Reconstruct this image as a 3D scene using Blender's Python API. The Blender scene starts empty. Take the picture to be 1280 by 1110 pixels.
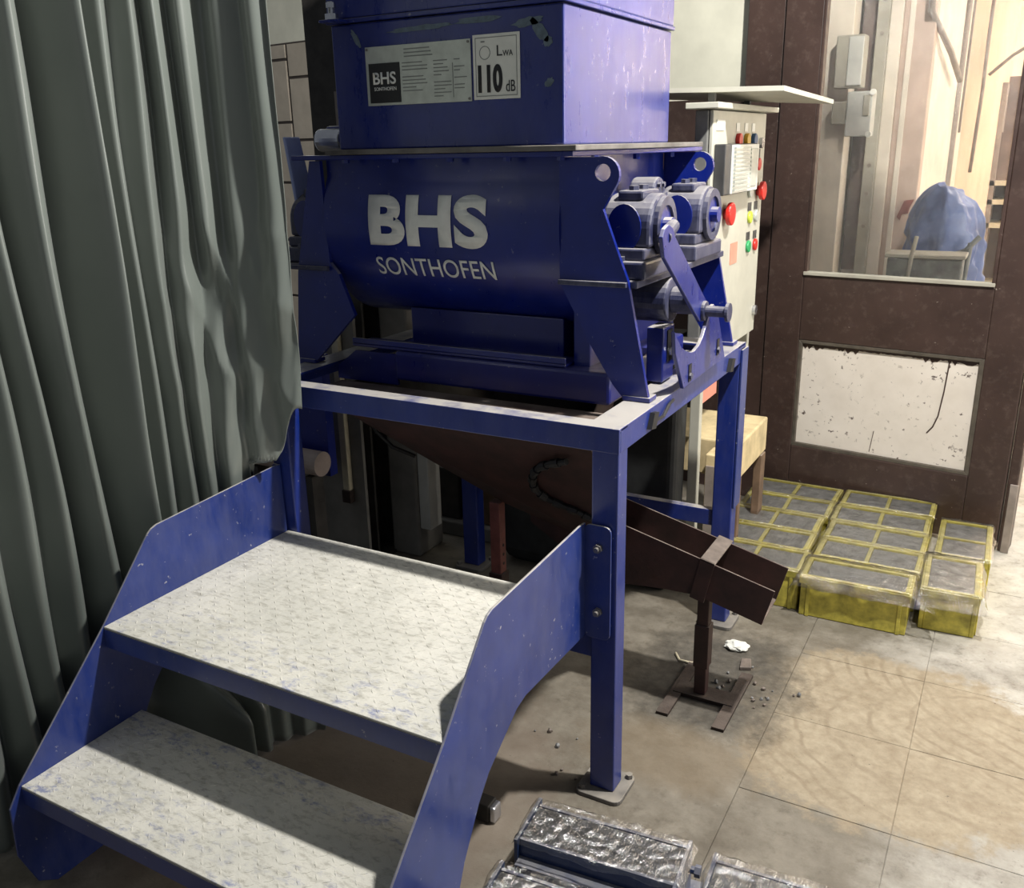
import bpy, bmesh, math, random
from mathutils import Vector, Matrix, noise as mnoise
random.seed(7)
SC = bpy.context.scene
COL = SC.collection

# ------------------------------------------------------------------ camera
F_PX = 1134.76
CAM = (0.7113, -1.7305, 1.5327)
YAW, PITCH, ROLL = 0.5136, 0.317, -0.0223
cd = bpy.data.cameras.new('camera'); cam = bpy.data.objects.new('camera', cd); COL.objects.link(cam)
fw = Vector((-math.sin(YAW)*math.cos(PITCH), math.cos(YAW)*math.cos(PITCH), -math.sin(PITCH)))
rt = fw.cross(Vector((0, 0, 1))).normalized(); up = rt.cross(fw)
c_, s_ = math.cos(ROLL), math.sin(ROLL)
rx, ux = c_*rt + s_*up, -s_*rt + c_*up
m = Matrix((rx, ux, -fw)).transposed().to_4x4(); m.translation = Vector(CAM)
cam.matrix_world = m
cd.sensor_fit = 'HORIZONTAL'; cd.sensor_width = 36.0; cd.lens = 36.0*F_PX/1280.0
cd.clip_start = 0.05; cd.clip_end = 60
SC.camera = cam

# ------------------------------------------------------------------ world, lamps, exposure
w = bpy.data.worlds.new('world'); SC.world = w; w.use_nodes = True
w.node_tree.nodes['Background'].inputs[0].default_value = (0.86, 0.92, 1.0, 1)
w.node_tree.nodes['Background'].inputs[1].default_value = 0.17

def lamp(name, kind, loc, power, color, size=0.3, target=None, size_y=None):
    l = bpy.data.lights.new(name, kind); l.energy = power; l.color = color
    o = bpy.data.objects.new(name, l); COL.objects.link(o); o.location = loc
    if kind == 'AREA':
        l.size = size
        if size_y: l.shape = 'RECTANGLE'; l.size_y = size_y
        d = Vector(target) - Vector(loc)
        o.rotation_euler = d.to_track_quat('-Z', 'Y').to_euler()
    else:
        l.shadow_soft_size = size
    return o
lamp('ceiling_lamp', 'POINT', (0.85, 0.34, 2.95), 430, (1.0, 0.97, 0.92), 0.05)
lamp('room_fill', 'AREA', (2.2, 0.3, 3.0), 4, (1.0, 0.96, 0.9), 1.0, (0.2, 0.8, 0.3), 0.6)  # weak added fill from the right, no fitting behind it
lamp('doorway_light', 'AREA', (2.6, 1.7, 1.5), 60, (1.0, 0.95, 0.88), 1.4, (0.8, 1.3, 0.1), 1.6)
lamp('corridor_lamp', 'AREA', (1.3, 3.2, 2.58), 46, (1.0, 0.90, 0.80), 0.8, (0.7, 3.2, 0.0), 1.4)
lamp('corridor_end_fill', 'AREA', (1.95, 4.7, 2.5), 120, (1.0, 0.9, 0.82), 0.7, (2.0, 5.6, 1.5), 0.7)  # added, unseen: brightens the end wall that the hopper side mirrors
lamp('back_left_fill', 'POINT', (-2.3, 1.6, 1.9), 5, (0.9, 0.95, 1.0), 0.3)  # unseen point fill that brightens the left back wall
vs = SC.view_settings
vs.view_transform = 'Standard'; vs.look = 'None'; vs.gamma = 1.0; vs.use_curve_mapping = False
vs.exposure = 0.0

# ------------------------------------------------------------------ materials
MATS = {}
def nt(name):
    mt = bpy.data.materials.new(name); mt.use_nodes = True
    MATS[name] = mt
    t = mt.node_tree; b = t.nodes['Principled BSDF']
    return mt, t, b
def N(t, kind, **kw):
    n = t.nodes.new(kind)
    for k, v in kw.items():
        if k.startswith('i_'):
            key = k[2:].replace('_', ' ')
            n.inputs[key].default_value = v
        else: setattr(n, k, v)
    return n
def ramp(t, src, p0, p1, c0=(0, 0, 0, 1), c1=(1, 1, 1, 1)):
    r = t.nodes.new('ShaderNodeValToRGB'); r.color_ramp.elements[0].position = p0; r.color_ramp.elements[1].position = p1
    r.color_ramp.elements[0].color = c0; r.color_ramp.elements[1].color = c1
    t.links.new(src, r.inputs[0]); return r.outputs[0]
def mixc(t, fac, a, b, mode='MIX'):
    n = t.nodes.new('ShaderNodeMix'); n.data_type = 'RGBA'; n.blend_type = mode
    for i, v in ((0, fac), (6, a), (7, b)):
        if isinstance(v, (int, float)): n.inputs[i].default_value = v
        elif isinstance(v, tuple): n.inputs[i].default_value = v if len(v) == 4 else v + (1,)
        else: t.links.new(v, n.inputs[i])
    return n.outputs[2]
def mth(t, op, a, b=None):
    n = t.nodes.new('ShaderNodeMath'); n.operation = op
    for i, v in ((0, a), (1, b)):
        if v is None: continue
        if isinstance(v, (int, float)): n.inputs[i].default_value = v
        else: t.links.new(v, n.inputs[i])
    return n.outputs[0]
def noise(t, scale, detail=4, rough=0.6, vec=None, stretch=None):
    if vec is None:
        g = t.nodes.new('ShaderNodeNewGeometry'); vec = g.outputs['Position']
    if stretch:
        mp = t.nodes.new('ShaderNodeMapping'); mp.inputs['Scale'].default_value = stretch
        t.links.new(vec, mp.inputs[0]); vec = mp.outputs[0]
    n = N(t, 'ShaderNodeTexNoise', i_Scale=scale, i_Detail=detail, i_Roughness=rough)
    t.links.new(vec, n.inputs['Vector']); return n.outputs['Fac']
def bump(t, b, h, strength=0.3, dist=0.002):
    n = N(t, 'ShaderNodeBump', i_Strength=strength, i_Distance=dist)
    t.links.new(h, n.inputs['Height']); t.links.new(n.outputs[0], b.inputs['Normal'])
def plain(name, col, rough=0.5, metal=0.0, var=0.25, scale=18, bmp=0.0, dust=0.0, dustcol=(0.42, 0.39, 0.34)):
    """paint or stuff of one colour with blotches, and (dust) settled dust on faces that look up"""
    mt, t, b = nt(name)
    f = noise(t, scale)
    dark = tuple(c*(1-var) for c in col); lite = tuple(min(1, c*(1+var)) for c in col)
    c = mixc(t, ramp(t, f, 0.3, 0.7), dark, lite)
    if dust > 0:
        g = t.nodes.new('ShaderNodeNewGeometry'); sp = t.nodes.new('ShaderNodeSeparateXYZ')
        t.links.new(g.outputs['True Normal'], sp.inputs[0])
        upf = ramp(t, sp.outputs[2], 0.45, 0.85)
        df = mth(t, 'MULTIPLY', mth(t, 'MULTIPLY', upf, ramp(t, noise(t, 9), 0.25, 0.6)), dust)
        c = mixc(t, df, c, dustcol)
    t.links.new(c, b.inputs['Base Color'])
    b.inputs['Roughness'].default_value = rough; b.inputs['Metallic'].default_value = metal
    if bmp: bump(t, b, noise(t, scale*4), bmp)
    return mt
def blue(name, col, rough, film, scr, dust=0.85):
    """blue machine paint: thin dust film in patches, scratches to pale primer, dust lying on top faces"""
    mt, t, b = nt(name)
    n1 = noise(t, 7, 5, 0.6); n2 = noise(t, 26, 6, 0.7, stretch=(1, 1, 0.35)); n3 = noise(t, 60, 3, 0.6)
    c = mixc(t, ramp(t, n1, 0.35, 0.7), tuple(x*0.85 for x in col), tuple(x*1.15 for x in col))
    c = mixc(t, mth(t, 'MULTIPLY', ramp(t, n2, 0.35, 0.75), film), c, (0.24, 0.24, 0.30))
    c = mixc(t, mth(t, 'MULTIPLY', ramp(t, n3, 0.68, 0.75), scr), c, (0.40, 0.40, 0.42))
    g = t.nodes.new('ShaderNodeNewGeometry'); sp = t.nodes.new('ShaderNodeSeparateXYZ')
    t.links.new(g.outputs['True Normal'], sp.inputs[0])
    df = mth(t, 'MULTIPLY', mth(t, 'MULTIPLY', ramp(t, sp.outputs[2], 0.45, 0.85), ramp(t, noise(t, 12), 0.2, 0.5)), dust)
    c = mixc(t, df, c, (0.50, 0.47, 0.41))
    t.links.new(c, b.inputs['Base Color'])
    t.links.new(ramp(t, n2, 0.3, 0.8, (rough,)*3+(1,), (min(1, rough+0.3),)*3+(1,)), b.inputs['Roughness'])
    b.inputs['Coat Weight'].default_value = 0.35; b.inputs['Coat Roughness'].default_value = 0.16
    bump(t, b, n1, 0.05, 0.004)
    return mt
blue('mixer_blue', (0.0024, 0.0130, 0.185), 0.25, 0.015, 0.35)
blue('outlet_blue_shaded', (0.0022, 0.0080, 0.150), 0.25, 0.02, 0.3, 0.08)  # less dust under the trough; its shade also put into the darker blue
blue('hopper_blue', (0.0032, 0.0145, 0.180), 0.22, 0.10, 0.5)
blue('frame_blue', (0.0045, 0.0220, 0.195), 0.32, 0.10, 0.6)
blue('stair_blue', (0.006, 0.0250, 0.175), 0.36, 0.16, 0.8)
blue('bearing_blue', (0.010, 0.014, 0.06), 0.5, 0.40, 0.3, 0.4)
blue('mould_blue', (0.006, 0.03, 0.11), 0.3, 0.2, 0.4, 0.4)
plain('pale_blue', (0.42, 0.50, 0.85), 0.4, 0, 0.1)
plain('bright_metal', (0.55, 0.56, 0.6), 0.25, 0.9, 0.2)
plain('bolt_metal', (0.22, 0.21, 0.2), 0.5, 0.6, 0.3, dust=0.4)
plain('primer_brown', (0.032, 0.0115, 0.010), 0.6, 0, 0.5, 14, 0.2, 0.75, (0.22, 0.18, 0.15))
plain('primer_pink', (0.19, 0.06, 0.05), 0.6, 0, 0.3, 20, 0.2, 0.5)
plain('rust_dark', (0.03, 0.018, 0.013), 0.8, 0.1, 0.5, 40, 0.5, 0.6, (0.16, 0.13, 0.11))
plain('strap_grey', (0.17, 0.14, 0.12), 0.6, 0.2, 0.3, 30, 0.2)
plain('splash_grey', (0.12, 0.16, 0.20), 0.8, 0, 0.3, 60, 0.3)
plain('dusty_steel', (0.15, 0.14, 0.13), 0.7, 0.1, 0.4, 14, 0.2, 0.7, (0.34, 0.31, 0.26))
plain('black', (0.008, 0.008, 0.009), 0.6, 0, 0.2)
plain('print_black', (0.012, 0.012, 0.014), 0.5, 0, 0.1)
plain('print_grey', (0.22, 0.23, 0.22), 0.5, 0, 0.1)
plain('letter_white', (0.80, 0.81, 0.77), 0.5, 0, 0.06, 40)
plain('plate_silver', (0.52, 0.55, 0.51), 0.35, 0.3, 0.12, 30)
plain('sticker_white', (0.80, 0.80, 0.74), 0.5, 0, 0.06, 30)
plain('cabinet_grey', (0.50, 0.49, 0.41), 0.5, 0, 0.08, 10, 0, 0.3)
plain('cabinet_edge', (0.16, 0.16, 0.15), 0.5, 0, 0.2)
plain('red', (0.55, 0.02, 0.015), 0.35, 0, 0.1); plain('green', (0.03, 0.35, 0.12), 0.35, 0, 0.1)
plain('yellow_green', (0.5, 0.6, 0.06), 0.35, 0, 0.1); plain('amber', (0.6, 0.35, 0.02), 0.35, 0, 0.1)
plain('lamp_blue', (0.02, 0.08, 0.2), 0.35, 0, 0.1); plain('dark_grey', (0.05, 0.05, 0.05), 0.5, 0, 0.2)
plain('salmon', (0.75, 0.28, 0.2), 0.6, 0, 0.1)
plain('mould_yellow', (0.50, 0.43, 0.07), 0.5, 0, 0.45, 22, 0.1, 0.7, (0.56, 0.51, 0.27))
plain('mortar_grey', (0.20, 0.20, 0.20), 0.55, 0, 0.4, 26, 0.3)
plain('mortar_dark', (0.085, 0.085, 0.085), 0.4, 0, 0.6, 30, 0.3)
plain('wood_pale', (0.60, 0.48, 0.27), 0.7, 0, 0.25, 12, 0.2)
plain('wood_brown', (0.16, 0.10, 0.06), 0.8, 0, 0.3, 12, 0.2, 0.4)
plain('tub_charcoal', (0.022, 0.023, 0.023), 0.7, 0, 0.3, 20, 0.2, 0.3)
plain('plaster_grey', (0.20, 0.19, 0.17), 0.9, 0, 0.25, 6, 0.2)
plain('steel_dark', (0.05, 0.045, 0.04), 0.7, 0.2, 0.35, 14, 0.2)
plain('box_white', (0.50, 0.50, 0.46), 0.5, 0, 0.15, 10)
plain('pvc_pink', (0.42, 0.34, 0.30), 0.5, 0, 0.15)
plain('cream_strip', (0.50, 0.45, 0.32), 0.6, 0, 0.15)
plain('plaster_cream', (0.62, 0.61, 0.50), 0.9, 0, 0.10, 5, 0.15)
plain('tile_cream', (0.40, 0.35, 0.28), 0.5, 0, 0.15, 6)
plain('joint_dark', (0.05, 0.04, 0.035), 0.9, 0, 0.2)
plain('cream_gloss', (0.66, 0.59, 0.49), 0.6, 0, 0.12, 8)
plain('pink_plaster', (0.50, 0.38, 0.31), 0.8, 0, 0.12, 8)
plain('grey_beige', (0.36, 0.34, 0.28), 0.8, 0, 0.15, 8)
plain('orange_plaster', (0.60, 0.45, 0.33), 0.9, 0, 0.12, 3)
plain('ceiling_white', (0.72, 0.66, 0.55), 0.9, 0, 0.08, 3)
plain('far_dark', (0.16, 0.12, 0.10), 0.8, 0, 0.3, 6)
plain('tarp_blue', (0.10, 0.15, 0.33), 0.35, 0, 0.35, 9)
plain('crate_grey', (0.14, 0.15, 0.14), 0.7, 0, 0.4, 16)
plain('moulding_highlight', (0.085, 0.072, 0.055), 0.5, 0, 0.3, 20)  # paler than the door: highlight on the bevels put into the colour
plain('pipe_grey', (0.26, 0.22, 0.19), 0.6, 0, 0.2)

def door_paint():
    mt, t, b = nt('door_brown')
    n1 = noise(t, 4, 5); n2 = noise(t, 30, 5, 0.7); n3 = noise(t, 45, 2)
    c = mixc(t, ramp(t, n1, 0.3, 0.7), (0.034, 0.020, 0.016), (0.060, 0.036, 0.029))
    c = mixc(t, mth(t, 'MULTIPLY', ramp(t, n2, 0.52, 0.8), 0.35), c, (0.16, 0.12, 0.10))
    c = mixc(t, mth(t, 'MULTIPLY', ramp(t, n3, 0.74, 0.78), 0.6), c, (0.4, 0.35, 0.3))
    t.links.new(c, b.inputs['Base Color']); b.inputs['Roughness'].default_value = 0.42
    bump(t, b, n2, 0.1); return mt
door_paint()
def door_panel_paint():
    mt, t, b = nt('panel_white')
    n1 = noise(t, 7, 4); n2 = noise(t, 48, 3, 0.6); n3 = noise(t, 16, 5, 0.65)
    c = mixc(t, ramp(t, n1, 0.3, 0.7), (0.66, 0.60, 0.52), (0.76, 0.70, 0.62))
    f = mth(t, 'MULTIPLY', ramp(t, n2, 0.61, 0.66), ramp(t, n1, 0.42, 0.58))
    c = mixc(t, f, c, (0.10, 0.07, 0.06))
    c = mixc(t, mth(t, 'MULTIPLY', ramp(t, n3, 0.62, 0.8), 0.4), c, (0.5, 0.46, 0.4))
    t.links.new(c, b.inputs['Base Color']); b.inputs['Roughness'].default_value = 0.55
    return mt
door_panel_paint()
def tread():
    """checker plate walked white with cement dust, the blue paint showing through in flecks"""
    mt, t, b = nt('tread_dust')
    n1 = noise(t, 5, 5); n2 = noise(t, 42, 6, 0.75, stretch=(0.55, 1, 1)); n3 = noise(t, 85, 4, 0.7, stretch=(0.4, 1, 1))
    c = mixc(t, ramp(t, n1, 0.3, 0.7), (0.56, 0.55, 0.49), (0.70, 0.68, 0.61))
    c = mixc(t, mth(t, 'MULTIPLY', ramp(t, n3, 0.50, 0.70), 0.6), c, (0.25, 0.235, 0.19))
    g = t.nodes.new('ShaderNodeNewGeometry'); sp = t.nodes.new('ShaderNodeSeparateXYZ'); t.links.new(g.outputs['Position'], sp.inputs[0])
    ny_ = mth(t, 'MULTIPLY', sp.outputs[1], -1); low = mth(t, 'GREATER_THAN', ny_, 0.62)
    edge = mth(t, 'MAXIMUM', mth(t, 'ADD', mth(t, 'MULTIPLY', ramp(t, ny_, 0.40, 0.64), mth(t, 'SUBTRACT', 1.0, low)), mth(t, 'MULTIPLY', ramp(t, ny_, 0.66, 0.86), low)), 0.05)   # boots wear the nosing most
    f = mth(t, 'MULTIPLY', mth(t, 'MULTIPLY', ramp(t, n2, 0.52, 0.66), edge), mth(t, 'ADD', ramp(t, n1, 0.3, 0.65), 0.15))
    c = mixc(t, mth(t, 'MINIMUM', f, 0.65), c, (0.08, 0.12, 0.34))
    t.links.new(c, b.inputs['Base Color']); b.inputs['Roughness'].default_value = 0.85
    w1 = N(t, 'ShaderNodeTexVoronoi', i_Scale=48.0); mp = t.nodes.new('ShaderNodeMapping'); mp.inputs['Scale'].default_value = (1, 0.45, 1); mp.inputs['Rotation'].default_value = (0, 0, 0.7)
    t.links.new(g.outputs['Position'], mp.inputs[0]); t.links.new(mp.outputs[0], w1.inputs['Vector'])
    h = mth(t, 'ADD', mth(t, 'MULTIPLY', w1.outputs['Distance'], -0.6), n2)
    bump(t, b, h, 0.5, 0.004)
tread()
def floor_mat():
    mt, t, b = nt('floor_cement')
    g = t.nodes.new('ShaderNodeNewGeometry'); P = g.outputs['Position']
    sp = t.nodes.new('ShaderNodeSeparateXYZ'); t.links.new(P, sp.inputs[0]); X, Y = sp.outputs[0], sp.outputs[1]
    n1 = noise(t, 2.2, 6, 0.65); n2 = noise(t, 9, 6, 0.7); n3 = noise(t, 34, 5, 0.7); n4 = noise(t, 70, 3, 0.6)
    c = mixc(t, ramp(t, n2, 0.3, 0.7), (0.14, 0.122, 0.094), (0.25, 0.225, 0.18))
    # whitish in patches, stronger towards the doorway
    wf = mth(t, 'ADD', mth(t, 'MULTIPLY', mth(t, 'SUBTRACT', n1, 0.5), 1.4), mth(t, 'ADD', mth(t, 'MULTIPLY', X, 0.9), mth(t, 'MULTIPLY', Y, 0.10)))
    c = mixc(t, ramp(t, wf, 0.50, 1.05), c, (0.50, 0.48, 0.43))
    def blob(cx, cy, rx, ry, warp, lo=0.8, hi=1.1):
        dx = mth(t, 'DIVIDE', mth(t, 'SUBTRACT', X, cx), rx); dy = mth(t, 'DIVIDE', mth(t, 'SUBTRACT', Y, cy), ry)
        d = mth(t, 'SQRT', mth(t, 'ADD', mth(t, 'POWER', mth(t, 'ABSOLUTE', dx), 2.6), mth(t, 'POWER', mth(t, 'ABSOLUTE', dy), 2.6)))
        d = mth(t, 'ADD', d, mth(t, 'MULTIPLY', mth(t, 'SUBTRACT', n2, 0.5), warp))
        return ramp(t, d, lo, hi, (1, 1, 1, 1), (0, 0, 0, 1))
    gr = mth(t, 'MULTIPLY', ramp(t, noise(t, 5.5, 8, 0.75), 0.44, 0.66), ramp(t, X, 0.25, 1.0, (0.85,)*3+(1,), (0.40,)*3+(1,)))
    c = mixc(t, gr, c, (0.105, 0.088, 0.064))
    c = mixc(t, mth(t, 'MULTIPLY', ramp(t, noise(t, 22, 6, 0.75), 0.56, 0.72), 0.45), c, (0.10, 0.085, 0.065))
    # tan dried slurry with wipe marks
    tan = blob(0.56, 0.57, 0.40, 0.42, 0.9, 0.86, 1.02)
    def rings(cx, cy, sc, dist):
        dx = mth(t, 'SUBTRACT', X, cx); dy = mth(t, 'SUBTRACT', Y, cy)
        d = mth(t, 'SQRT', mth(t, 'ADD', mth(t, 'MULTIPLY', dx, dx), mth(t, 'MULTIPLY', dy, dy)))
        d = mth(t, 'ADD', d, mth(t, 'MULTIPLY', noise(t, 3, 3), dist))
        return mth(t, 'SINE', mth(t, 'MULTIPLY', d, sc))
    r1 = rings(1.00, 1.05, 120, 0.13); r2 = rings(0.78, 0.66, 70, 0.22)
    tcol = mixc(t, ramp(t, mth(t, 'ADD', mth(t, 'MULTIPLY', n3, 0.5), mth(t, 'MULTIPLY', n2, 0.5)), 0.38, 0.62), (0.24, 0.192, 0.128), (0.37, 0.315, 0.225))
    sel = ramp(t, noise(t, 2.6, 3), 0.46, 0.60)
    tcol = mixc(t, mth(t, 'MULTIPLY', mth(t, 'MULTIPLY', ramp(t, r1, 0.45, 0.95), sel), mth(t, 'MULTIPLY', ramp(t, n2, 0.3, 0.7), 0.8)), tcol, (0.17, 0.125, 0.075))
    tcol = mixc(t, mth(t, 'MULTIPLY', mth(t, 'MULTIPLY', ramp(t, r2, 0.8, 0.99), ramp(t, sel, 0, 1, (1, 1, 1, 1), (0, 0, 0, 1))), mth(t, 'MULTIPLY', ramp(t, n2, 0.35, 0.7), 0.7)), tcol, (0.18, 0.135, 0.085))
    c = mixc(t, tan, c, tcol)
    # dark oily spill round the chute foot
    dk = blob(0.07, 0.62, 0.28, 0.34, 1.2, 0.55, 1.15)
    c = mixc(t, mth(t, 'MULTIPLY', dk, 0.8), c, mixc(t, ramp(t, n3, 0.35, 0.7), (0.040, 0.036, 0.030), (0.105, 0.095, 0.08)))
    c = mixc(t, mth(t, 'MULTIPLY', blob(0.06, 0.22, 0.26, 0.16, 1.0, 0.5, 1.1), 0.55), c, (0.20, 0.155, 0.10))
    # brown dirt under the steps and in the shelter of the machine
    c = mixc(t, mth(t, 'MULTIPLY', blob(-0.62, -0.25, 0.55, 0.62, 1.0, 0.7, 1.2), 0.6), c, (0.20, 0.16, 0.125))
    c = mixc(t, mth(t, 'MULTIPLY', ramp(t, n4, 0.70, 0.74), 0.7), c, (0.06, 0.05, 0.04))
    t.links.new(c, b.inputs['Base Color'])
    t.links.new(ramp(t, n2, 0.3, 0.7, (0.45,)*3+(1,), (0.85,)*3+(1,)), b.inputs['Roughness'])
    bump(t, b, mth(t, 'ADD', n2, mth(t, 'MULTIPLY', n3, 0.5)), 0.35, 0.006)
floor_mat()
def curtain_mat():
    mt, t, b = nt('curtain_satin')
    n1 = noise(t, 1.6, 4); n2 = noise(t, 240, 2)
    c = mixc(t, ramp(t, n1, 0.3, 0.7), (0.130, 0.150, 0.135), (0.178, 0.198, 0.180))
    t.links.new(c, b.inputs['Base Color']); b.inputs['Roughness'].default_value = 0.30
    b.inputs['Sheen Weight'].default_value = 0.25; b.inputs['Sheen Roughness'].default_value = 0.4
    b.inputs['Specular IOR Level'].default_value = 0.8
    bump(t, b, n2, 0.04, 0.001)
curtain_mat()
def film_mat(name, amount):
    mt, t, b = nt(name)
    out = t.nodes['Material Output']
    tr = t.nodes.new('ShaderNodeBsdfTransparent'); tr.inputs[0].default_value = (0.96, 0.96, 0.95, 1)
    gl = t.nodes.new('ShaderNodeBsdfGlossy'); gl.inputs['Roughness'].default_value = 0.16
    mx = t.nodes.new('ShaderNodeMixShader')
    f = t.nodes.new('ShaderNodeFresnel'); f.inputs[0].default_value = 1.5
    fac = mth(t, 'MINIMUM', mth(t, 'ADD', mth(t, 'MULTIPLY', f.outputs[0], 1.2), amount), 0.8)
    bp = N(t, 'ShaderNodeBump', i_Strength=0.9, i_Distance=0.01)
    t.links.new(noise(t, 46, 5, 0.7, stretch=(1, 0.30, 1)), bp.inputs['Height']); t.links.new(bp.outputs[0], gl.inputs['Normal'])
    t.links.new(fac, mx.inputs[0]); t.links.new(tr.outputs[0], mx.inputs[1]); t.links.new(gl.outputs[0], mx.inputs[2])
    t.links.new(mx.outputs[0], out.inputs[0])
film_mat('film_clear', 0.16); film_mat('pane_glass', 0.02)

# ------------------------------------------------------------------ mesh helpers
class MB:
    def __init__(s): s.bm = bmesh.new()
    def box(s, x0, x1, y0, y1, z0, z1, M=None):
        vs = [s.bm.verts.new((x, y, z)) for x in (x0, x1) for y in (y0, y1) for z in (z0, z1)]
        if M is not None:
            for v in vs: v.co = M @ v.co
        for f in ((0, 1, 3, 2), (4, 6, 7, 5), (0, 4, 5, 1), (2, 3, 7, 6), (0, 2, 6, 4), (1, 5, 7, 3)):
            s.bm.faces.new([vs[i] for i in f])
        return s
    def prism(s, poly, a0, a1, axis='y', M=None, holes=()):
        """polygon (two coordinates) extruded along an axis; y: (x,z), x: (y,z), z: (x,y)"""
        def p(u, v, a):
            q = {'y': (u, a, v), 'x': (a, u, v), 'z': (u, v, a)}[axis]
            q = Vector(q); return M @ q if M is not None else q
        A = [s.bm.verts.new(p(u, v, a0)) for u, v in poly]; B = [s.bm.verts.new(p(u, v, a1)) for u, v in poly]
        n = len(poly)
        s.bm.faces.new(A); s.bm.faces.new(B[::-1])
        for i in range(n): s.bm.faces.new((A[i], B[i], B[(i+1) % n], A[(i+1) % n]))
        return s
    def cyl(s, p0, p1, r0, r1=None, seg=20, caps=True):
        p0, p1 = Vector(p0), Vector(p1); r1 = r0 if r1 is None else r1
        d = (p1-p0).normalized(); a = d.orthogonal().normalized(); b = d.cross(a)
        A, B = [], []
        for i in range(seg):
            th = 2*math.pi*i/seg; o = a*math.cos(th)+b*math.sin(th)
            A.append(s.bm.verts.new(p0+o*r0)); B.append(s.bm.verts.new(p1+o*r1))
        for i in range(seg): s.bm.faces.new((A[i], A[(i+1) % seg], B[(i+1) % seg], B[i]))
        if caps: s.bm.faces.new(A[::-1]); s.bm.faces.new(B)
        return s
    def tube(s, pts, r, seg=8):
        pts = [Vector(p) for p in pts]; rings = []; a = None
        for i, p in enumerate(pts):
            d = (pts[min(i+1, len(pts)-1)]-pts[max(i-1, 0)]).normalized()
            a = d.orthogonal().normalized() if a is None else (a-d*a.dot(d)).normalized()
            b = d.cross(a)
            rings.append([s.bm.verts.new(p+(a*math.cos(2*math.pi*k/seg)+b*math.sin(2*math.pi*k/seg))*r) for k in range(seg)])
        for A, B in zip(rings, rings[1:]):
            for k in range(seg): s.bm.faces.new((A[k], A[(k+1) % seg], B[(k+1) % seg], B[k]))
        s.bm.faces.new(rings[0][::-1]); s.bm.faces.new(rings[-1]); return s
    def ring(s, c, axis, r_in, r_out, h, seg=28):
        c = Vector(c); d = Vector(axis).normalized(); a = d.orthogonal().normalized(); b = d.cross(a)
        L = []
        for i in range(seg):
            th = 2*math.pi*i/seg; o = a*math.cos(th)+b*math.sin(th)
            L.append([s.bm.verts.new(c+o*r_in), s.bm.verts.new(c+o*r_out), s.bm.verts.new(c+o*r_out+d*h), s.bm.verts.new(c+o*r_in+d*h)])
        for i in range(seg):
            A, B = L[i], L[(i+1) % seg]
            for k in range(4): s.bm.faces.new((A[k], B[k], B[(k+1) % 4], A[(k+1) % 4]))
        return s
    def grid(s, fn, nu, nv, closed_u=False):
        V = [[s.bm.verts.new(fn(i/nu, j/nv)) for j in range(nv+1)] for i in range(nu+1)]
        for i in range(nu):
            for j in range(nv): s.bm.faces.new((V[i][j], V[i+1][j], V[i+1][j+1], V[i][j+1]))
        return s
    def build(s, name, mat, parent=None, bevel=0.0, smooth=False, solid=0.0, subd=0):
        bmesh.ops.recalc_face_normals(s.bm, faces=s.bm.faces)
        me = bpy.data.meshes.new(name); s.bm.to_mesh(me); s.bm.free()
        o = bpy.data.objects.new(name, me); COL.objects.link(o)
        me.materials.append(MATS[mat])
        if smooth:
            for p in me.polygons: p.use_smooth = True
        if solid:
            md = o.modifiers.new('solid', 'SOLIDIFY'); md.thickness = solid; md.offset = 0
        if bevel:
            md = o.modifiers.new('bevel', 'BEVEL'); md.width = bevel; md.segments = 2; md.limit_method = 'ANGLE'; md.angle_limit = 0.7
        if subd:
            md = o.modifiers.new('sub', 'SUBSURF'); md.levels = subd; md.render_levels = subd
        if parent is not None:
            o.parent = parent; o.matrix_parent_inverse = parent.matrix_world.inverted() if parent.type != 'EMPTY' else Matrix.Translation(-Vector(parent.location))
        return o
def tag(o, label, cat, group=None):
    o['label'] = label; o['category'] = cat
    if group: o['group'] = group
    return o
def thing(name, label, cat, loc=(0, 0, 0), group=None):
    o = bpy.data.objects.new(name, None); COL.objects.link(o); o.location = loc; o.empty_display_size = 0.1
    return tag(o, label, cat, group)
def struct(o): o['kind'] = 'structure'; return o
def copy_tree(o, parent=None):
    c = o.copy(); COL.objects.link(c)
    if parent is not None: c.parent = parent
    for ch in list(o.children): copy_tree(ch, c)
    return c
def rrect(x0, x1, y0, y1, r, n=4):
    P = []
    for cx, cy, a in ((x1-r, y1-r, 0), (x0+r, y1-r, 90), (x0+r, y0+r, 180), (x1-r, y0+r, 270)):
        for i in range(n+1):
            th = math.radians(a+90*i/n); P.append((cx+r*math.cos(th), cy+r*math.sin(th)))
    return P
def text_mesh(body, width, height, bold=0.0, spacing=1.0):
    """lettering as a flat mesh of the given width and height, lower left corner at 0, in x and y"""
    cu = bpy.data.curves.new('text', 'FONT'); cu.body = body; cu.offset = bold; cu.space_character = spacing; cu.resolution_u = 6
    ob = bpy.data.objects.new('text', cu); COL.objects.link(ob)
    bpy.context.view_layer.update()
    dg = bpy.context.evaluated_depsgraph_get(); me = bpy.data.meshes.new_from_object(ob.evaluated_get(dg))
    COL.objects.unlink(ob); bpy.data.objects.remove(ob)
    xs = [v.co.x for v in me.vertices]; ys = [v.co.y for v in me.vertices]
    x0, x1, y0, y1 = min(xs), max(xs), min(ys), max(ys)
    for v in me.vertices:
        v.co.x = (v.co.x-x0)/(x1-x0)*width; v.co.y = (v.co.y-y0)/(y1-y0)*height; v.co.z = 0
    return me
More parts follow.
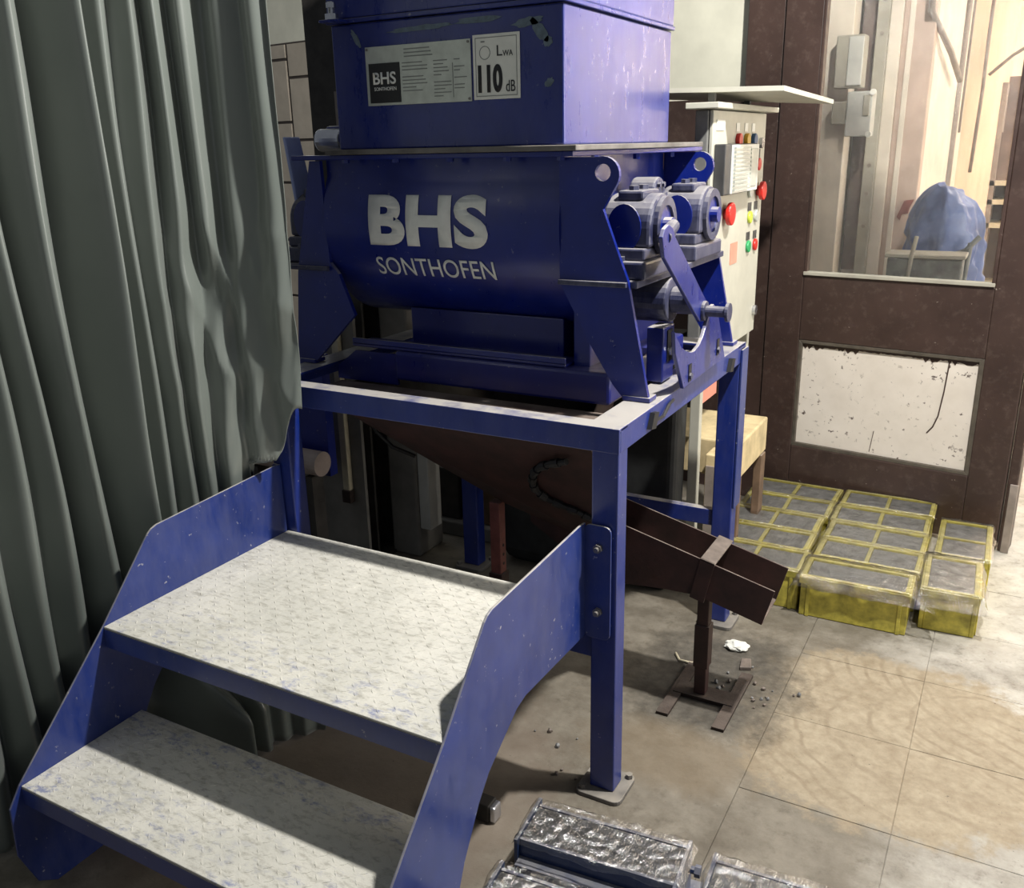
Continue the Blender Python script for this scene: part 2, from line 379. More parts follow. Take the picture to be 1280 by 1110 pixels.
def text_on(name, body, place, width, height, mat, parent, bold=0.0, spacing=1.0, cuts=0, depth=0.0006):
    """place(u, v, d) -> world point for lettering coordinates u, v and stand-off d"""
    me = text_mesh(body, width, height, bold, spacing)
    b = MB(); b.bm.free(); bm = bmesh.new(); bm.from_mesh(me); bpy.data.meshes.remove(me)
    bmesh.ops.remove_doubles(bm, verts=bm.verts, dist=1e-6)
    for k in range(1, cuts):
        bmesh.ops.bisect_plane(bm, geom=bm.verts[:]+bm.edges[:]+bm.faces[:], plane_co=(0, height*k/cuts, 0), plane_no=(0, 1, 0))
    r = bmesh.ops.extrude_face_region(bm, geom=bm.faces[:])
    for e in r['geom']:
        if isinstance(e, bmesh.types.BMVert): e.co.z = depth
    for v in bm.verts: v.co = Vector(place(v.co.x, v.co.y, v.co.z))
    b.bm = bm
    return b.build(name, mat, parent)

# ------------------------------------------------------------------ setting
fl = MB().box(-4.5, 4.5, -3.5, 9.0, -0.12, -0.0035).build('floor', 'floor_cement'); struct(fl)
TP = 0.355
tile_me = None
for i in range(0, 4):
    for j in range(-2, 4):
        x0 = 0.262+TP*i; y0 = 0.180+TP*j
        t_ = MB().box(0.0008, TP-0.0008, 0.0008, TP-0.0008, -0.012, 0.0)
        if tile_me is None:
            o = t_.build('floor_tile', 'floor_cement', fl, bevel=0.0008); tile_me = o.data
        else:
            t_.bm.free(); o = bpy.data.objects.new('floor_tile', tile_me); COL.objects.link(o); o.parent = fl
            md = o.modifiers.new('bevel', 'BEVEL'); md.width = 0.0008; md.segments = 1
        o.location = (x0, y0, random.uniform(-0.0006, 0.0))
        # all tiles share one mesh
FX0, FX1, FY0, FY1 = 0.262, 0.262+4*TP, 0.180-2*TP, 0.180+4*TP
for a in ((-4.5, FX0-0.0008, -3.5, 9.0), (FX1+0.0008, 4.5, -3.5, 9.0), (FX0, FX1, -3.5, FY0-0.0008), (FX0, FX1, FY1+0.0008, 9.0)):
    MB().box(a[0], a[1], a[2], a[3], -0.0034, 0.0).build('screed', 'floor_cement', fl)

# the door wall: s runs along the wall (0 = free edge of the door leaf), d towards the room
A8 = math.radians(-8.0); D0 = Vector((0.764, 1.97, 0)); DS = Vector((math.cos(A8), math.sin(A8), 0)); DN = Vector((math.sin(A8), -math.cos(A8), 0))
MD = Matrix((DS, -DN, Vector((0, 0, 1)))).transposed().to_4x4(); MD.translation = D0
def dbox(b, s0, s1, d0, d1, z0, z1): return b.box(s0, s1, -d1, -d0, z0, z1, MD)
def dpr(b, poly, d0, d1): return b.prism(poly, -d1, -d0, 'y', MD)

# wall left of the door: brown dado, cream above
wl = dbox(MB(), -6.0, -1.142, -0.20, -0.06, 0, 3.4).build('wall_back', 'plaster_cream'); struct(wl)
dbox(MB(), -2.9, -1.142, -0.06, -0.045, 0, 1.70).build('dado', 'door_brown', wl)
# tiles on the far left of the back wall
TL = MB()
for k, s0 in enumerate([-4.52, -4.17, -3.935, -3.60, -3.25]):
    for q in range(7):
        z0 = 0.30 + q*0.34 + (0.1 if k % 2 else 0.0) - 0.06
        z1 = z0 + 0.325
        z1 = min(z1, 2.11)
        w_ = {0: 0.33, 1: 0.215, 2: 0.315, 3: 0.33, 4: 0.33}[k]
        if z1 - z0 > 0.05:
            dbox(MB(), s0, s0+w_, -0.06, -0.045, z0, z1).build('wall_tile', 'tile_cream', wl, bevel=0.002)
dbox(MB(), -4.6, -2.92, -0.06, -0.054, 0, 2.12).build('tile_bed', 'joint_dark', wl)

# door leaf and its brown fixed side panel
dr = dbox(MB(), -0.985, -0.837, -0.05, 0, 0.02, 3.0); 
dbox(dr, -0.135, -0.004, -0.05, 0, 0.02, 3.0); dbox(dr, -0.837, -0.135, -0.05, 0, 0.02, 0.285)
dbox(dr, -0.837, -0.135, -0.05, 0, 0.745, 1.02); dbox(dr, -0.837, -0.135, -0.05, 0, 2.35, 3.0)
door = dr.build('door_1', 'door_brown', bevel=0.004); struct(door)
# recessed lower panel in its moulding
pan = dbox(MB(), -0.838, -0.134, -0.035, -0.016, 0.284, 0.746).build('door_panel', 'panel_white', door)
for s0, s1, z0, z1 in ((-0.838, -0.822, 0.284, 0.746), (-0.152, -0.134, 0.284, 0.746)):
    dpr(MB(), [(s0, z0), (s1, z0+0.014), (s1, z1-0.014), (s0, z1)] if s0 < -0.5 else [(s0, z0+0.014), (s1, z0), (s1, z1), (s0, z1-0.014)], -0.018, -0.002).build('panel_moulding', 'moulding_highlight', door, bevel=0.003)
dpr(MB(), [(-0.838, 0.284), (-0.134, 0.284), (-0.15, 0.30), (-0.822, 0.30)], -0.018, -0.002).build('panel_moulding', 'moulding_highlight', door, bevel=0.003)
dpr(MB(), [(-0.838, 0.746), (-0.134, 0.746), (-0.15, 0.73), (-0.822, 0.73)], -0.018, -0.002).build('panel_moulding', 'moulding_highlight', door, bevel=0.003)
# paint that ran down over the panel's top edge, ragged, with one long drip
ed = []
sx = -0.822
while sx < -0.152:
    ed.append((sx, 0.722 - random.choice([0, 0.003, 0.005, 0.010, 0.016])*(1 if (sx < -0.6 or sx > -0.35) else 0.3))); sx += random.uniform(0.006, 0.014)
dpr(MB(), [(-0.822, 0.732), ] + ed + [(-0.152, 0.718), (-0.152, 0.732)], -0.0165, -0.0145).build('paint_run', 'door_brown', door)
drip = [(-0.255, 0.73), (-0.262, 0.60), (-0.272, 0.50), (-0.286, 0.455), (-0.305, 0.427)]
MB().tube([MD @ Vector((a, 0.0155, z)) for a, z in drip], 0.0028, 6).build('paint_drip', 'door_brown', door)
MB().tube([MD @ Vector((a, 0.0158, z)) for a, z in ((-0.505, 0.40), (-0.515, 0.31))], 0.0015, 6).build('paint_drip', 'door_brown', door)
# glazing bead and pane
for args in ((-0.837, -0.825, 1.02, 2.35), (-0.147, -0.135, 1.02, 2.35)):
    dbox(MB(), args[0], args[1], -0.03, 0.004, args[2], args[3]).build('glazing_bead', 'door_brown', door, bevel=0.002)
dbox(MB(), -0.837, -0.135, -0.03, 0.010, 1.012, 1.026).build('glazing_bead', 'grey_beige', door, bevel=0.002)
gp = dbox(MB(), -0.826, -0.146, -0.026, -0.022, 1.024, 2.35).build('pane', 'pane_glass', door)
jb = dbox(MB(), -1.142, -0.990, -0.12, -0.012, 0, 3.0).build('trim_1', 'door_brown', bevel=0.004); struct(jb)
# stile of the hinged leaf that stands behind the free edge
st = dbox(MB(), 0.000, 0.036, -0.10, -0.012, 0.0, 3.0).build('trim_2', 'door_brown', bevel=0.005); struct(st)
dbox(MB(), 0.012, 0.040, -0.012, -0.004, 0.0, 0.28).build('edge_strip', 'pipe_grey', st, bevel=0.002)

# ---- corridor seen through the glass
def cbox(name, mat, x0, x1, y0, y1, z0, z1, bevel=0.004, parent=None):
    return MB().box(x0, x1, y0, y1, z0, z1).build(name, mat, parent, bevel=bevel)
cw = MB().prism([(0.255, 2.80), (0.47, 5.6), (0.30, 5.6), (0.15, 2.80)], 0, 3.2, 'z').build('wall_corridor', 'orange_plaster'); struct(cw)
cwf = MB().prism([(0.258, 2.79), (0.335, 3.70), (0.30, 3.70), (0.20, 2.79)], 0.0, 3.15, 'z').build('plaster_face', 'cream_gloss', cw)
struct(cbox('wall_corridor_end', 'ceiling_white', -1.2, 3.2, 5.6, 5.75, 0, 3.2))
struct(cbox('ceiling', 'ceiling_white', -1.2, 3.2, 2.45, 5.6, 2.62, 2.75))
struct(cbox('wall_corridor_right', 'cream_gloss', 2.4, 2.55, 2.0, 5.6, 0, 3.2))
tw = struct(cbox('trim_3', 'cream_gloss', -0.16, -0.03, 2.52, 2.66, 0, 2.62))
cbox('edge_board', 'pink_plaster', -0.24, -0.16, 2.52, 2.64, 0, 2.62, parent=tw)
wd = struct(cbox('window_1', 'grey_beige', 0.035, 0.085, 2.66, 2.76, 0, 2.62))
cbox('pane', 'far_dark', -0.03, 0.04, 2.72, 2.74, 0, 2.62, 0.001, wd)
cbox('sash', 'cream_gloss', 0.085, 0.135, 2.68, 2.78, 0, 2.62, parent=wd)
cbox('sash', 'pipe_grey', -0.03, 0.036, 2.70, 2.722, 0.93, 0.96, parent=wd)
for z_ in (1.16, 1.30, 1.42, 1.95, 2.08):
    MB().cyl((0.060, 2.655, z_), (0.060, 2.663, z_), 0.008, seg=10).build('screw', 'pipe_grey', wd)
pl_ = struct(cbox('trim_4', 'pink_plaster', 0.135, 0.262, 2.70, 2.80, 0, 2.62))
cbox('edge_board', 'cream_gloss', 0.158, 0.180, 2.692, 2.70, 0.0, 2.62, 0.002, pl_)
# red paint splash on the pillar
MB().prism([(0.19, 1.20), (0.215, 1.27), (0.255, 1.275), (0.24, 1.24), (0.235, 1.215), (0.21, 1.21), (0.205, 1.185)], 2.6925, 2.699, 'y').build('paint_splash', 'primer_pink', pl_)
# meter boxes on the cream post
t = thing('meter_box', 'grey metal meter box, upper of two on the cream post behind glass', 'box', (0.0, 2.5, 1.80))
MB().box(-0.075, 0.035, 2.42, 2.515, 1.73, 1.93).build('body', 'grey_beige', t, bevel=0.006)
MB().box(-0.025, 0.033, 2.412, 2.42, 1.738, 1.922).build('cover', 'box_white', t, bevel=0.003)
t = thing('switch_box', 'pale switch box with a small side cover, lower on the cream post behind glass', 'box', (0.05, 2.5, 1.60))
MB().box(-0.015, 0.085, 2.42, 2.515, 1.54, 1.715).build('body', 'box_white', t, bevel=0.005)
MB().box(-0.075, -0.015, 2.43, 2.515, 1.59, 1.68).build('side_cover', 'grey_beige', t, bevel=0.005)
MB().box(0.05, 0.075, 2.412, 2.42, 1.62, 1.70).build('cover', 'grey_beige', t, bevel=0.002)
for a, z in ((0.084, 1.71), (0.08, 1.548)):
    MB().cyl((a, 2.41, z), (a, 2.43, z), 0.012, seg=12).build('corner_cap', 'sticker_white', t)
def tubeobj(name, pts, r, mat, label, cat, group=None):
    o = MB().tube(pts, r, 8).build(name, mat, smooth=True); return tag(o, label, cat, group)
tubeobj('wall_pipe', [(0.315, 3.45, 2.6), (0.312, 3.45, 1.9), (0.312, 3.45, 0.5)], 0.022, 'pipe_grey', 'thick grey pipe running down the corridor wall behind the glass', 'pipe')
tubeobj('conduit', [(0.225, 2.62, 2.60), (0.245, 2.64, 2.02), (0.31, 2.95, 1.88), (0.335, 3.25, 1.78)], 0.014, 'pipe_grey', 'grey conduit slanting across the corridor wall above the tarp', 'cable')
tubeobj('hanging_cable', [(0.335, 3.60, 2.45), (0.337, 3.58, 2.1), (0.337, 3.56, 1.55)], 0.006, 'pipe_grey', 'thin cable hanging straight down the cream corridor wall', 'cable')
tubeobj('hanging_cable', [(0.40, 3.9, 2.5), (0.40, 3.85, 2.0), (0.405, 3.8, 1.75), (0.395, 3.8, 1.35)], 0.009, 'pipe_grey', 'cable with a loose loop hanging on the orange corridor wall', 'cable')
tubeobj('branch_cable', [(0.42, 3.9, 1.83), (0.52, 3.9, 1.92), (0.60, 3.9, 1.97), (0.72, 3.9, 2.02)], 0.008, 'pipe_grey', 'bent cable sticking out from the orange corridor wall', 'cable')
tubeobj('overhead_cable', [(0.345, 3.3, 2.25), (0.42, 3.4, 2.45), (0.55, 3.6, 2.56), (0.75, 3.6, 2.58)], 0.008, 'pipe_grey', 'cable rising from the corridor wall to the ceiling', 'cable')
# shelf at the corridor's end
t = thing('storage_shelf', 'dark shelf rack at the far end of the corridor', 'shelf', (0.75, 5.4, 0))
MB().box(0.44, 1.3, 5.2, 5.55, 0.0, 0.06).build('base', 'far_dark', t)
for z_ in (0.55, 0.95, 1.1, 1.22): MB().box(0.44, 1.3, 5.2, 5.55, z_, z_+0.03).build('shelf_board', 'cream_strip', t)
MB().box(0.44, 1.3, 5.52, 5.55, 0.06, 1.9).build('back_panel', 'far_dark', t)
MB().box(0.44, 0.47, 5.2, 5.55, 0.06, 1.85).build('side_panel', 'pipe_grey', t)
MB().box(0.47, 1.3, 5.25, 5.52, 1.25, 1.55).build('carton', 'far_dark', t)
# tarp-covered cart and grey crate behind the glass
t = thing('covered_cart', 'metal cart under crumpled blue plastic sheet behind the glass', 'cart', (0.41, 2.48, 0))
def tarp(u, v):
    th = 2*math.pi*u; ph = v
    if ph < 0.5: w_, hz = 1.0, 0.30*ph/0.5
    else:
        a_ = (ph-0.5)/0.5*math.pi/2; w_, hz = max(0.001, math.cos(a_)), 0.30+0.22*math.sin(a_)
    px = 0.415+(0.145+0.012*math.sin(5*th)+0.006*math.sin(11*th))*math.cos(th)*w_-0.03*hz
    py = 2.475+(0.115+0.012*math.sin(4*th+1))*math.sin(th)*w_
    pz = 0.84+hz-0.14*max(0, math.cos(th))*hz*w_
    n_ = mnoise.noise(Vector((px*16, py*16, pz*12)))*0.020+mnoise.noise(Vector((px*40, py*40, pz*30)))*0.008
    return (px+n_, py+n_*0.8, pz+n_)
MB().grid(tarp, 90, 48).build('plastic_sheet', 'tarp_blue', t, smooth=True)
MB().box(0.29, 0.55, 2.40, 2.56, 0.60, 0.855).build('cart_body', 'crate_grey', t, bevel=0.01)
for x_ in (0.295, 0.525):
    for y_ in (2.405, 2.535): MB().box(x_, x_+0.02, y_, y_+0.02, 0, 0.61).build('leg', 'crate_grey', t)
MB().tube([(0.43, 2.345, 1.07), (0.50, 2.345, 1.10), (0.545, 2.345, 1.155)], 0.010).build('handle', 'crate_grey', t, smooth=True)
MB().tube([(0.515, 2.345, 1.13), (0.505, 2.345, 0.95), (0.50, 2.345, 0.86)], 0.010).build('handle_post', 'crate_grey', t, smooth=True)
t = thing('grey_crate', 'grey dusty open crate in front of the blue plastic sheet', 'crate', (0.33, 2.23, 0))
MB().box(0.235, 0.505, 2.16, 2.30, 0.55, 1.085).build('body', 'crate_grey', t, bevel=0.008)
MB().box(0.225, 0.515, 2.15, 2.31, 1.085, 1.10).build('rim', 'grey_beige', t, bevel=0.004)
MB().tube([(0.335, 2.146, 1.17), (0.325, 2.146, 1.10), (0.305, 2.146, 0.85)], 0.008).build('strap', 'grey_beige', t, smooth=True)
for x_ in (0.245, 0.47): MB().box(x_, x_+0.025, 2.17, 2.29, 0, 0.55).build('leg', 'crate_grey', t)

# ------------------------------------------------------------------ left background
t = thing('steel_column', 'dark rusty steel column rising behind the blue mixer beside the curtain', 'column', (-1.44, 0.92, 0))
b = MB(); b.box(-1.52, -1.365, 0.86, 0.872, 0, 3.2); b.box(-1.52, -1.365, 0.98, 0.992, 0, 3.2); b.box(-1.448, -1.438, 0.872, 0.98, 0, 3.2)
b.build('web_section', 'steel_dark', t); MB().box(-1.55, -1.33, 0.83, 1.02, 0, 0.012).build('base_plate', 'steel_dark', t)
MB().box(-1.40, -1.38, 0.845, 0.862, 1.55, 1.72).build('bracket', 'pipe_grey', t)
pil = tag(MB().box(-1.345, -1.215, 0.93, 1.10, 0, 3.2).build('plaster_pillar', 'plaster_grey', bevel=0.01), 'grey plastered pillar under and behind the blue machine', 'pillar')
t = thing('junction_box', 'off-white electrical junction box on the grey pillar below the machine', 'box', (-1.16, 1.0, 0.40))
MB().box(-1.213, -1.125, 0.93, 1.03, 0.47, 0.66).build('body', 'box_white', t, bevel=0.006)
MB().box(-1.213, -1.165, 0.94, 1.02, 0.12, 0.47).build('trunking', 'box_white', t, bevel=0.004)
MB().box(-1.165, -1.13, 0.915, 0.93, 0.50, 0.55).build('clip', 'plaster_grey', t, bevel=0.002)
tag(MB().box(-1.18, -1.02, 1.20, 1.34, 0.062, 0.30).build('wooden_block', 'wood_brown', bevel=0.006), 'brown wooden block standing on the kerb behind the rear leg', 'block')
tag(MB().box(-1.30, -1.20, 1.20, 1.34, 0.062, 0.28).build('dark_block', 'steel_dark', bevel=0.006), 'black steel block next to the brown wooden block', 'block')
kb = MB().box(-2.4, -0.96, 1.17, 1.38, 0, 0.06).build('trim_5', 'plaster_grey', bevel=0.006); struct(kb)
t = thing('leaning_board', 'grey board with sloping edge standing left of the dark column', 'board', (-1.52, 0.75, 0))
MB().prism([(-1.72, 0.0), (-1.36, 0.0), (-1.36, 0.12), (-1.36, 1.0), (-1.50, 1.0), (-1.50, 0.60), (-1.72, 0.22)], 0.800, 0.815, 'y').build('panel', 'plaster_grey', t)
MB().box(-1.445, -1.415, 0.775, 0.799, 0.30, 0.98).build('edge_strip', 'cream_strip', t, bevel=0.003)
MB().box(-1.45, -1.41, 0.77, 0.799, 0.25, 0.30).build('strip_foot', 'rust_dark', t, bevel=0.003)
tag(MB().cyl((-1.75, 0.60, 0.47), (-1.38, 0.60, 0.47), 0.045, seg=20).build('plastic_pipe', 'pvc_pink', smooth=False), 'short pale pink plastic pipe lying behind the left frame leg', 'pipe')
b = bpy.data.objects['plastic_pipe']
sup = thing('pipe_trestle', 'dark low trestle carrying the pale pink pipe', 'trestle', (-1.6, 0.6, 0))
for x_ in (-1.70, -1.44): MB().box(x_, x_+0.03, 0.57, 0.63, 0, 0.424).build('leg', 'steel_dark', sup)
MB().box(-1.72, -1.40, 0.66, 0.70, 0.40, 0.85).build('back_plate', 'mixer_blue', sup)
tag(MB().tube([(-0.93, 0.30, 0.88), (-0.925, 0.30, 0.80), (-0.90, 0.31, 0.74), (-0.86, 0.33, 0.69), (-0.80, 0.36, 0.66)], 0.006, 8).build('black_hose', 'black', smooth=True), 'thin black hose hanging beside the brown funnel', 'hose')

# ------------------------------------------------------------------ charcoal bin behind the chute
t = thing('plastic_bin', 'wide charcoal plastic bin standing behind the brown chute', 'bin', (-0.58, 1.16, 0))
b = MB()
lv_ = [(0.0, 0.035), (0.02, 0.015), (0.06, 0.0), (0.86, -0.01), (0.88, -0.018), (0.92, -0.018), (0.925, 0.0)]
rings = []
for z_, ins in lv_:
    rings.append([b.bm.verts.new((x, y, z_)) for x, y in rrect(-0.925+ins, -0.232-ins, 1.055+ins, 1.165-ins*0.5, 0.03)])
for A_, B_ in zip(rings, rings[1:]):
    for k in range(len(A_)): b.bm.faces.new((A_[k], A_[(k+1) % len(A_)], B_[(k+1) % len(A_)], B_[k]))
b.bm.faces.new(rings[0]); b.bm.faces.new(rings[-1][::-1])
b.build('shell', 'tub_charcoal', t, bevel=0.004)
MB().box(-0.925, -0.232, 1.052, 1.168, 0.926, 0.94).build('lid', 'tub_charcoal', t, bevel=0.004)

# ------------------------------------------------------------------ support frame
WL = -1.08
fr = thing('support_frame', 'blue welded steel support frame under the mixer', 'frame', (-0.5, 0.5, 0))
def angle_beam(name, poly, a0, a1, axis):
    return MB().prism(poly, a0, a1, axis).build(name, 'frame_blue', fr, bevel=0.002)
HF = 0.95
angle_beam('front_beam', [(0, HF), (0, HF-0.057), (0.008, HF-0.057), (0.008, HF-0.008), (0.050, HF-0.008), (0.050, HF)], WL, 0.0, 'x')
angle_beam('rear_beam', [(1.0, HF), (1.0, HF-0.057), (0.992, HF-0.057), (0.992, HF-0.008), (0.917, HF-0.008), (0.917, HF)], WL, 0.0, 'x')
angle_beam('side_beam', [(0, HF-0.0005), (0, HF-0.057), (-0.008, HF-0.057), (-0.008, HF-0.0085), (-0.083, HF-0.0085), (-0.083, HF-0.0005)], 0.010, 0.990, 'y')
angle_beam('side_beam', [(WL, HF-0.0005), (WL, HF-0.057), (WL+0.008, HF-0.057), (WL+0.008, HF-0.0085), (WL+0.083, HF-0.0085), (WL+0.083, HF-0.0005)], 0.010, 0.990, 'y')
for lx, ly in ((-0.065, 0.001), (-1.02, 0.001), (-0.064, 0.945), (-1.02, 0.945)):
    MB().box(lx, lx+0.064, ly, ly+0.054, 0.012, HF-0.009).build('leg', 'frame_blue', fr, bevel=0.004)
    MB().prism(rrect(lx-0.028, lx+0.092, ly-0.033, ly+0.087, 0.02), 0.0, 0.012, 'z').build('foot_plate', 'dusty_steel', fr, bevel=0.002)
    for qx, qy in ((-0.012, -0.016), (0.078, 0.07)):
        MB().cyl((lx+qx, ly+qy, 0.012), (lx+qx, ly+qy, 0.024), 0.009, seg=6).build('anchor_bolt', 'dusty_steel', fr)
MB().box(-0.955, -0.065, 0.955, 0.985, 0.345, 0.40).build('rail', 'frame_blue', fr, bevel=0.003)
MB().box(-0.955, -0.065, 0.012, 0.045, 0.37, 0.43).build('rail', 'frame_blue', fr, bevel=0.003)
for y_, z_ in ((0.165, 0.905), (0.80, 0.90)):
    MB().prism([(y_, z_), (y_+0.03, z_-0.005), (y_+0.05, z_+0.03), (y_+0.02, z_+0.035)], 0.0, 0.012, 'x').build('cable_clip', 'black', fr)
MB().tube([(0.004, 0.20, 0.915), (0.006, 0.26, 0.912), (0.005, 0.30, 0.93), (0.005, 0.33, 0.935)], 0.004, 6).build('cable_end', 'black', fr)
MB().box(0.001, 0.007, 0.945, 1.01, 0.42, 0.935).build('corner_flange', 'stair_blue', fr, bevel=0.001)

# ------------------------------------------------------------------ access steps
sp_ = thing('access_steps', 'blue steel two-tread step platform dusted white bolted to the frame', 'steps', (-0.53, -0.45, 0))
XL, XR = -0.995, -0.076
outl = [(-0.004, 0.722), (-0.03, 0.724), (-0.424, 0.706), (-0.440, 0.701), (-0.452, 0.692), (-0.603, 0.526), (-0.856, 0.276), (-0.885, 0.235), (-0.89, 0.12), (-0.86, 0.03), (-0.82, 0.0),
        (-0.655, 0.0), (-0.60, 0.13), (-0.556, 0.225), (-0.496, 0.318), (-0.455, 0.362), (-0.338, 0.436), (-0.30, 0.445), (-0.004, 0.436)]
MB().prism(outl, XR-0.006, XR, 'x').build('stringer', 'stair_blue', sp_, bevel=0.0015)
MB().prism(outl, XL, XL+0.006, 'x').build('stringer', 'stair_blue', sp_, bevel=0.0015)
fo = rrect(XR-0.002, -0.012, 0.436, 0.722, 0.016)
MB().prism(fo, -0.009, -0.003, 'y').build('mount_flange', 'stair_blue', sp_, bevel=0.0015)
MB().prism(rrect(XL-0.022, XL+0.002, 0.436, 0.722, 0.010), -0.009, -0.003, 'y').build('mount_flange', 'stair_blue', sp_, bevel=0.0015)
for x_ in (-0.042,):
    for z_ in (0.668, 0.508):
        MB().cyl((x_, -0.009, z_), (x_, -0.018, z_), 0.011, seg=6).cyl((x_, -0.018, z_), (x_, -0.026, z_), 0.006, seg=10).build('bolt', 'bolt_metal', sp_)
def tread_part(y0, y1, z, lip):
    o = MB().box(XL+0.006, XR-0.006, y0, y1, z-0.005, z).build('tread', 'tread_dust', sp_, bevel=0.0015)
    b = MB(); pt_ = 0.024; ny = int((y1-y0-0.02)/pt_); nx_ = int((XR-XL-0.03)/pt_)
    for i in range(nx_):
        for j in range(ny):
            cx, cy = XL+0.020+pt_*(i+0.5), y0+0.012+pt_*(j+0.5); a = math.radians(45 if (i+j) % 2 else -45)
            q = [(cx+u*math.cos(a)-v*math.sin(a), cy+u*math.sin(a)+v*math.cos(a)) for u, v in ((-0.0095, 0), (0, -0.0024), (0.0095, 0), (0, 0.0024))]
            A_ = [b.bm.verts.new((p[0], p[1], z)) for p in q]; T_ = [b.bm.verts.new((cx+(p[0]-cx)*0.7, cy+(p[1]-cy)*0.6, z+0.0010)) for p in q]
            for k in range(4): b.bm.faces.new((A_[k], A_[(k+1) % 4], T_[(k+1) % 4], T_[k]))
            b.bm.faces.new(T_)
    lz = b.build('raised_pattern', 'tread_dust', o); lz['kind'] = 'stuff'
    MB().box(XL+0.006, XR-0.006, y0-0.001, y0+0.004, z-lip, z-0.0055).build('nosing', 'stair_blue', o)
    MB().box(XL+0.006, XR-0.006, y1-0.004, y1, z-lip, z-0.0055).build('back_lip', 'stair_blue', o)
tread_part(-0.603, 0.0, 0.526, 0.052)
tread_part(-0.853, -0.545, 0.274, 0.046)

# ------------------------------------------------------------------ the mixer
mx = thing('twin_shaft_mixer', 'dark blue twin shaft mixer with white lettering and square hopper', 'mixer', (-0.56, 0.58, 0.95))
TX0, TX1 = -0.955, -0.250
YC = 0.579
CY, CZ, RY, RZ = 0.475, 1.345, 0.255, 0.265
def front_y(z):
    q = max(-1, min(1, (z-CZ)/RZ)); return CY-RY*math.sqrt(1-q*q)
pr = []
for i in range(29):
    th = math.radians(27-117*i/28); pr.append((CY-RY*math.cos(th), CZ+RZ*math.sin(th)))
ptop = (pr[0][0]+0.0, 1.508)
half = [ptop]+pr
prof_t = half+[(2*YC-y, z) for y, z in half[::-1]]
o = MB().prism(prof_t, TX0, TX1, 'x').build('trough', 'mixer_blue', mx)
for p in o.data.polygons: p.use_smooth = True
o.data.set_sharp_from_angle(angle=0.6)
MB().prism([(-1.035, 0.200), (-0.205, 0.200), (-0.150, 0.96), (-1.035, 0.96)], 1.508, 1.520, 'z').build('top_flange', 'mixer_blue', mx, bevel=0.002)
MB().prism([(-0.905, 0.185), (-0.190, 0.185), (-0.150, 0.965), (-0.905, 0.965)], 1.5205, 1.533, 'z').build('hopper_flange', 'dusty_steel', mx, bevel=0.002)
for x_ in (-0.86, -0.70, -0.54, -0.38, -0.24):
    MB().cyl((x_, 0.212, 1.4995), (x_, 0.212, 1.508), 0.010, seg=6).build('flange_bolt', 'mixer_blue', mx)
for y_ in (0.30, 0.56, 0.82):
    MB().cyl((-0.195, y_, 1.495), (-0.195, y_, 1.508), 0.010, seg=6).build('flange_bolt', 'mixer_blue', mx)
# four support plates with lifting eyes, two at each end
def support(y0, y1, mir):
    f_ = (lambda x: -1.12-x) if mir else (lambda x: x)
    pts = [(-0.252, 1.506), (-0.150, 1.506)]
    for i in range(9):
        th = math.radians(90-125*i/8); pts.append((-0.143+0.040*math.cos(th), 1.467+0.040*math.sin(th)))
    pts += [(-0.142, 1.392), (-0.110, 1.31), (-0.078, 1.231), (-0.020, 0.952), (-0.083, 0.952), (-0.112, 0.985), (-0.172, 1.078), (-0.252, 1.222)]
    if mir: pts = [(-0.160, 1.506), (-0.125, 1.506), (-0.050, 1.21), (-0.020, 0.952), (-0.083, 0.952), (-0.240, 1.10), (-0.195, 1.21), (-0.168, 1.24)]
    bm = bmesh.new()
    # plate with a round hole: bridge outline and hole with triangle_fill
    hole = [(-0.143+0.019*math.cos(2*math.pi*k/20), 1.472+0.019*math.sin(2*math.pi*k/20)) for k in range(20)]
    es = []
    for lp in ((pts,) if mir else (pts, hole)):
        vv = [bm.verts.new((f_(x), y0, z)) for x, z in lp]
        es += [bm.edges.new((vv[i], vv[(i+1) % len(vv)])) for i in range(len(vv))]
    bmesh.ops.triangle_fill(bm, use_beauty=True, use_dissolve=False, edges=es)
    r = bmesh.ops.extrude_face_region(bm, geom=bm.faces[:])
    for e in r['geom']:
        if isinstance(e, bmesh.types.BMVert): e.co.y = y1
    b = MB(); b.bm.free(); b.bm = bm
    o = b.build('support_plate', 'mixer_blue', mx)
    fx0, fx1 = sorted((f_(-0.086), f_(-0.016)))
    MB().box(fx0, fx1, y0-0.004, y1+0.03, 0.9505, 0.962).build('foot_pad', 'mixer_blue', o, bevel=0.002)
for y0, y1 in ((0.226, 0.238), (0.920, 0.932)):
    for mir in (False, True): support(y0, y1, mir)
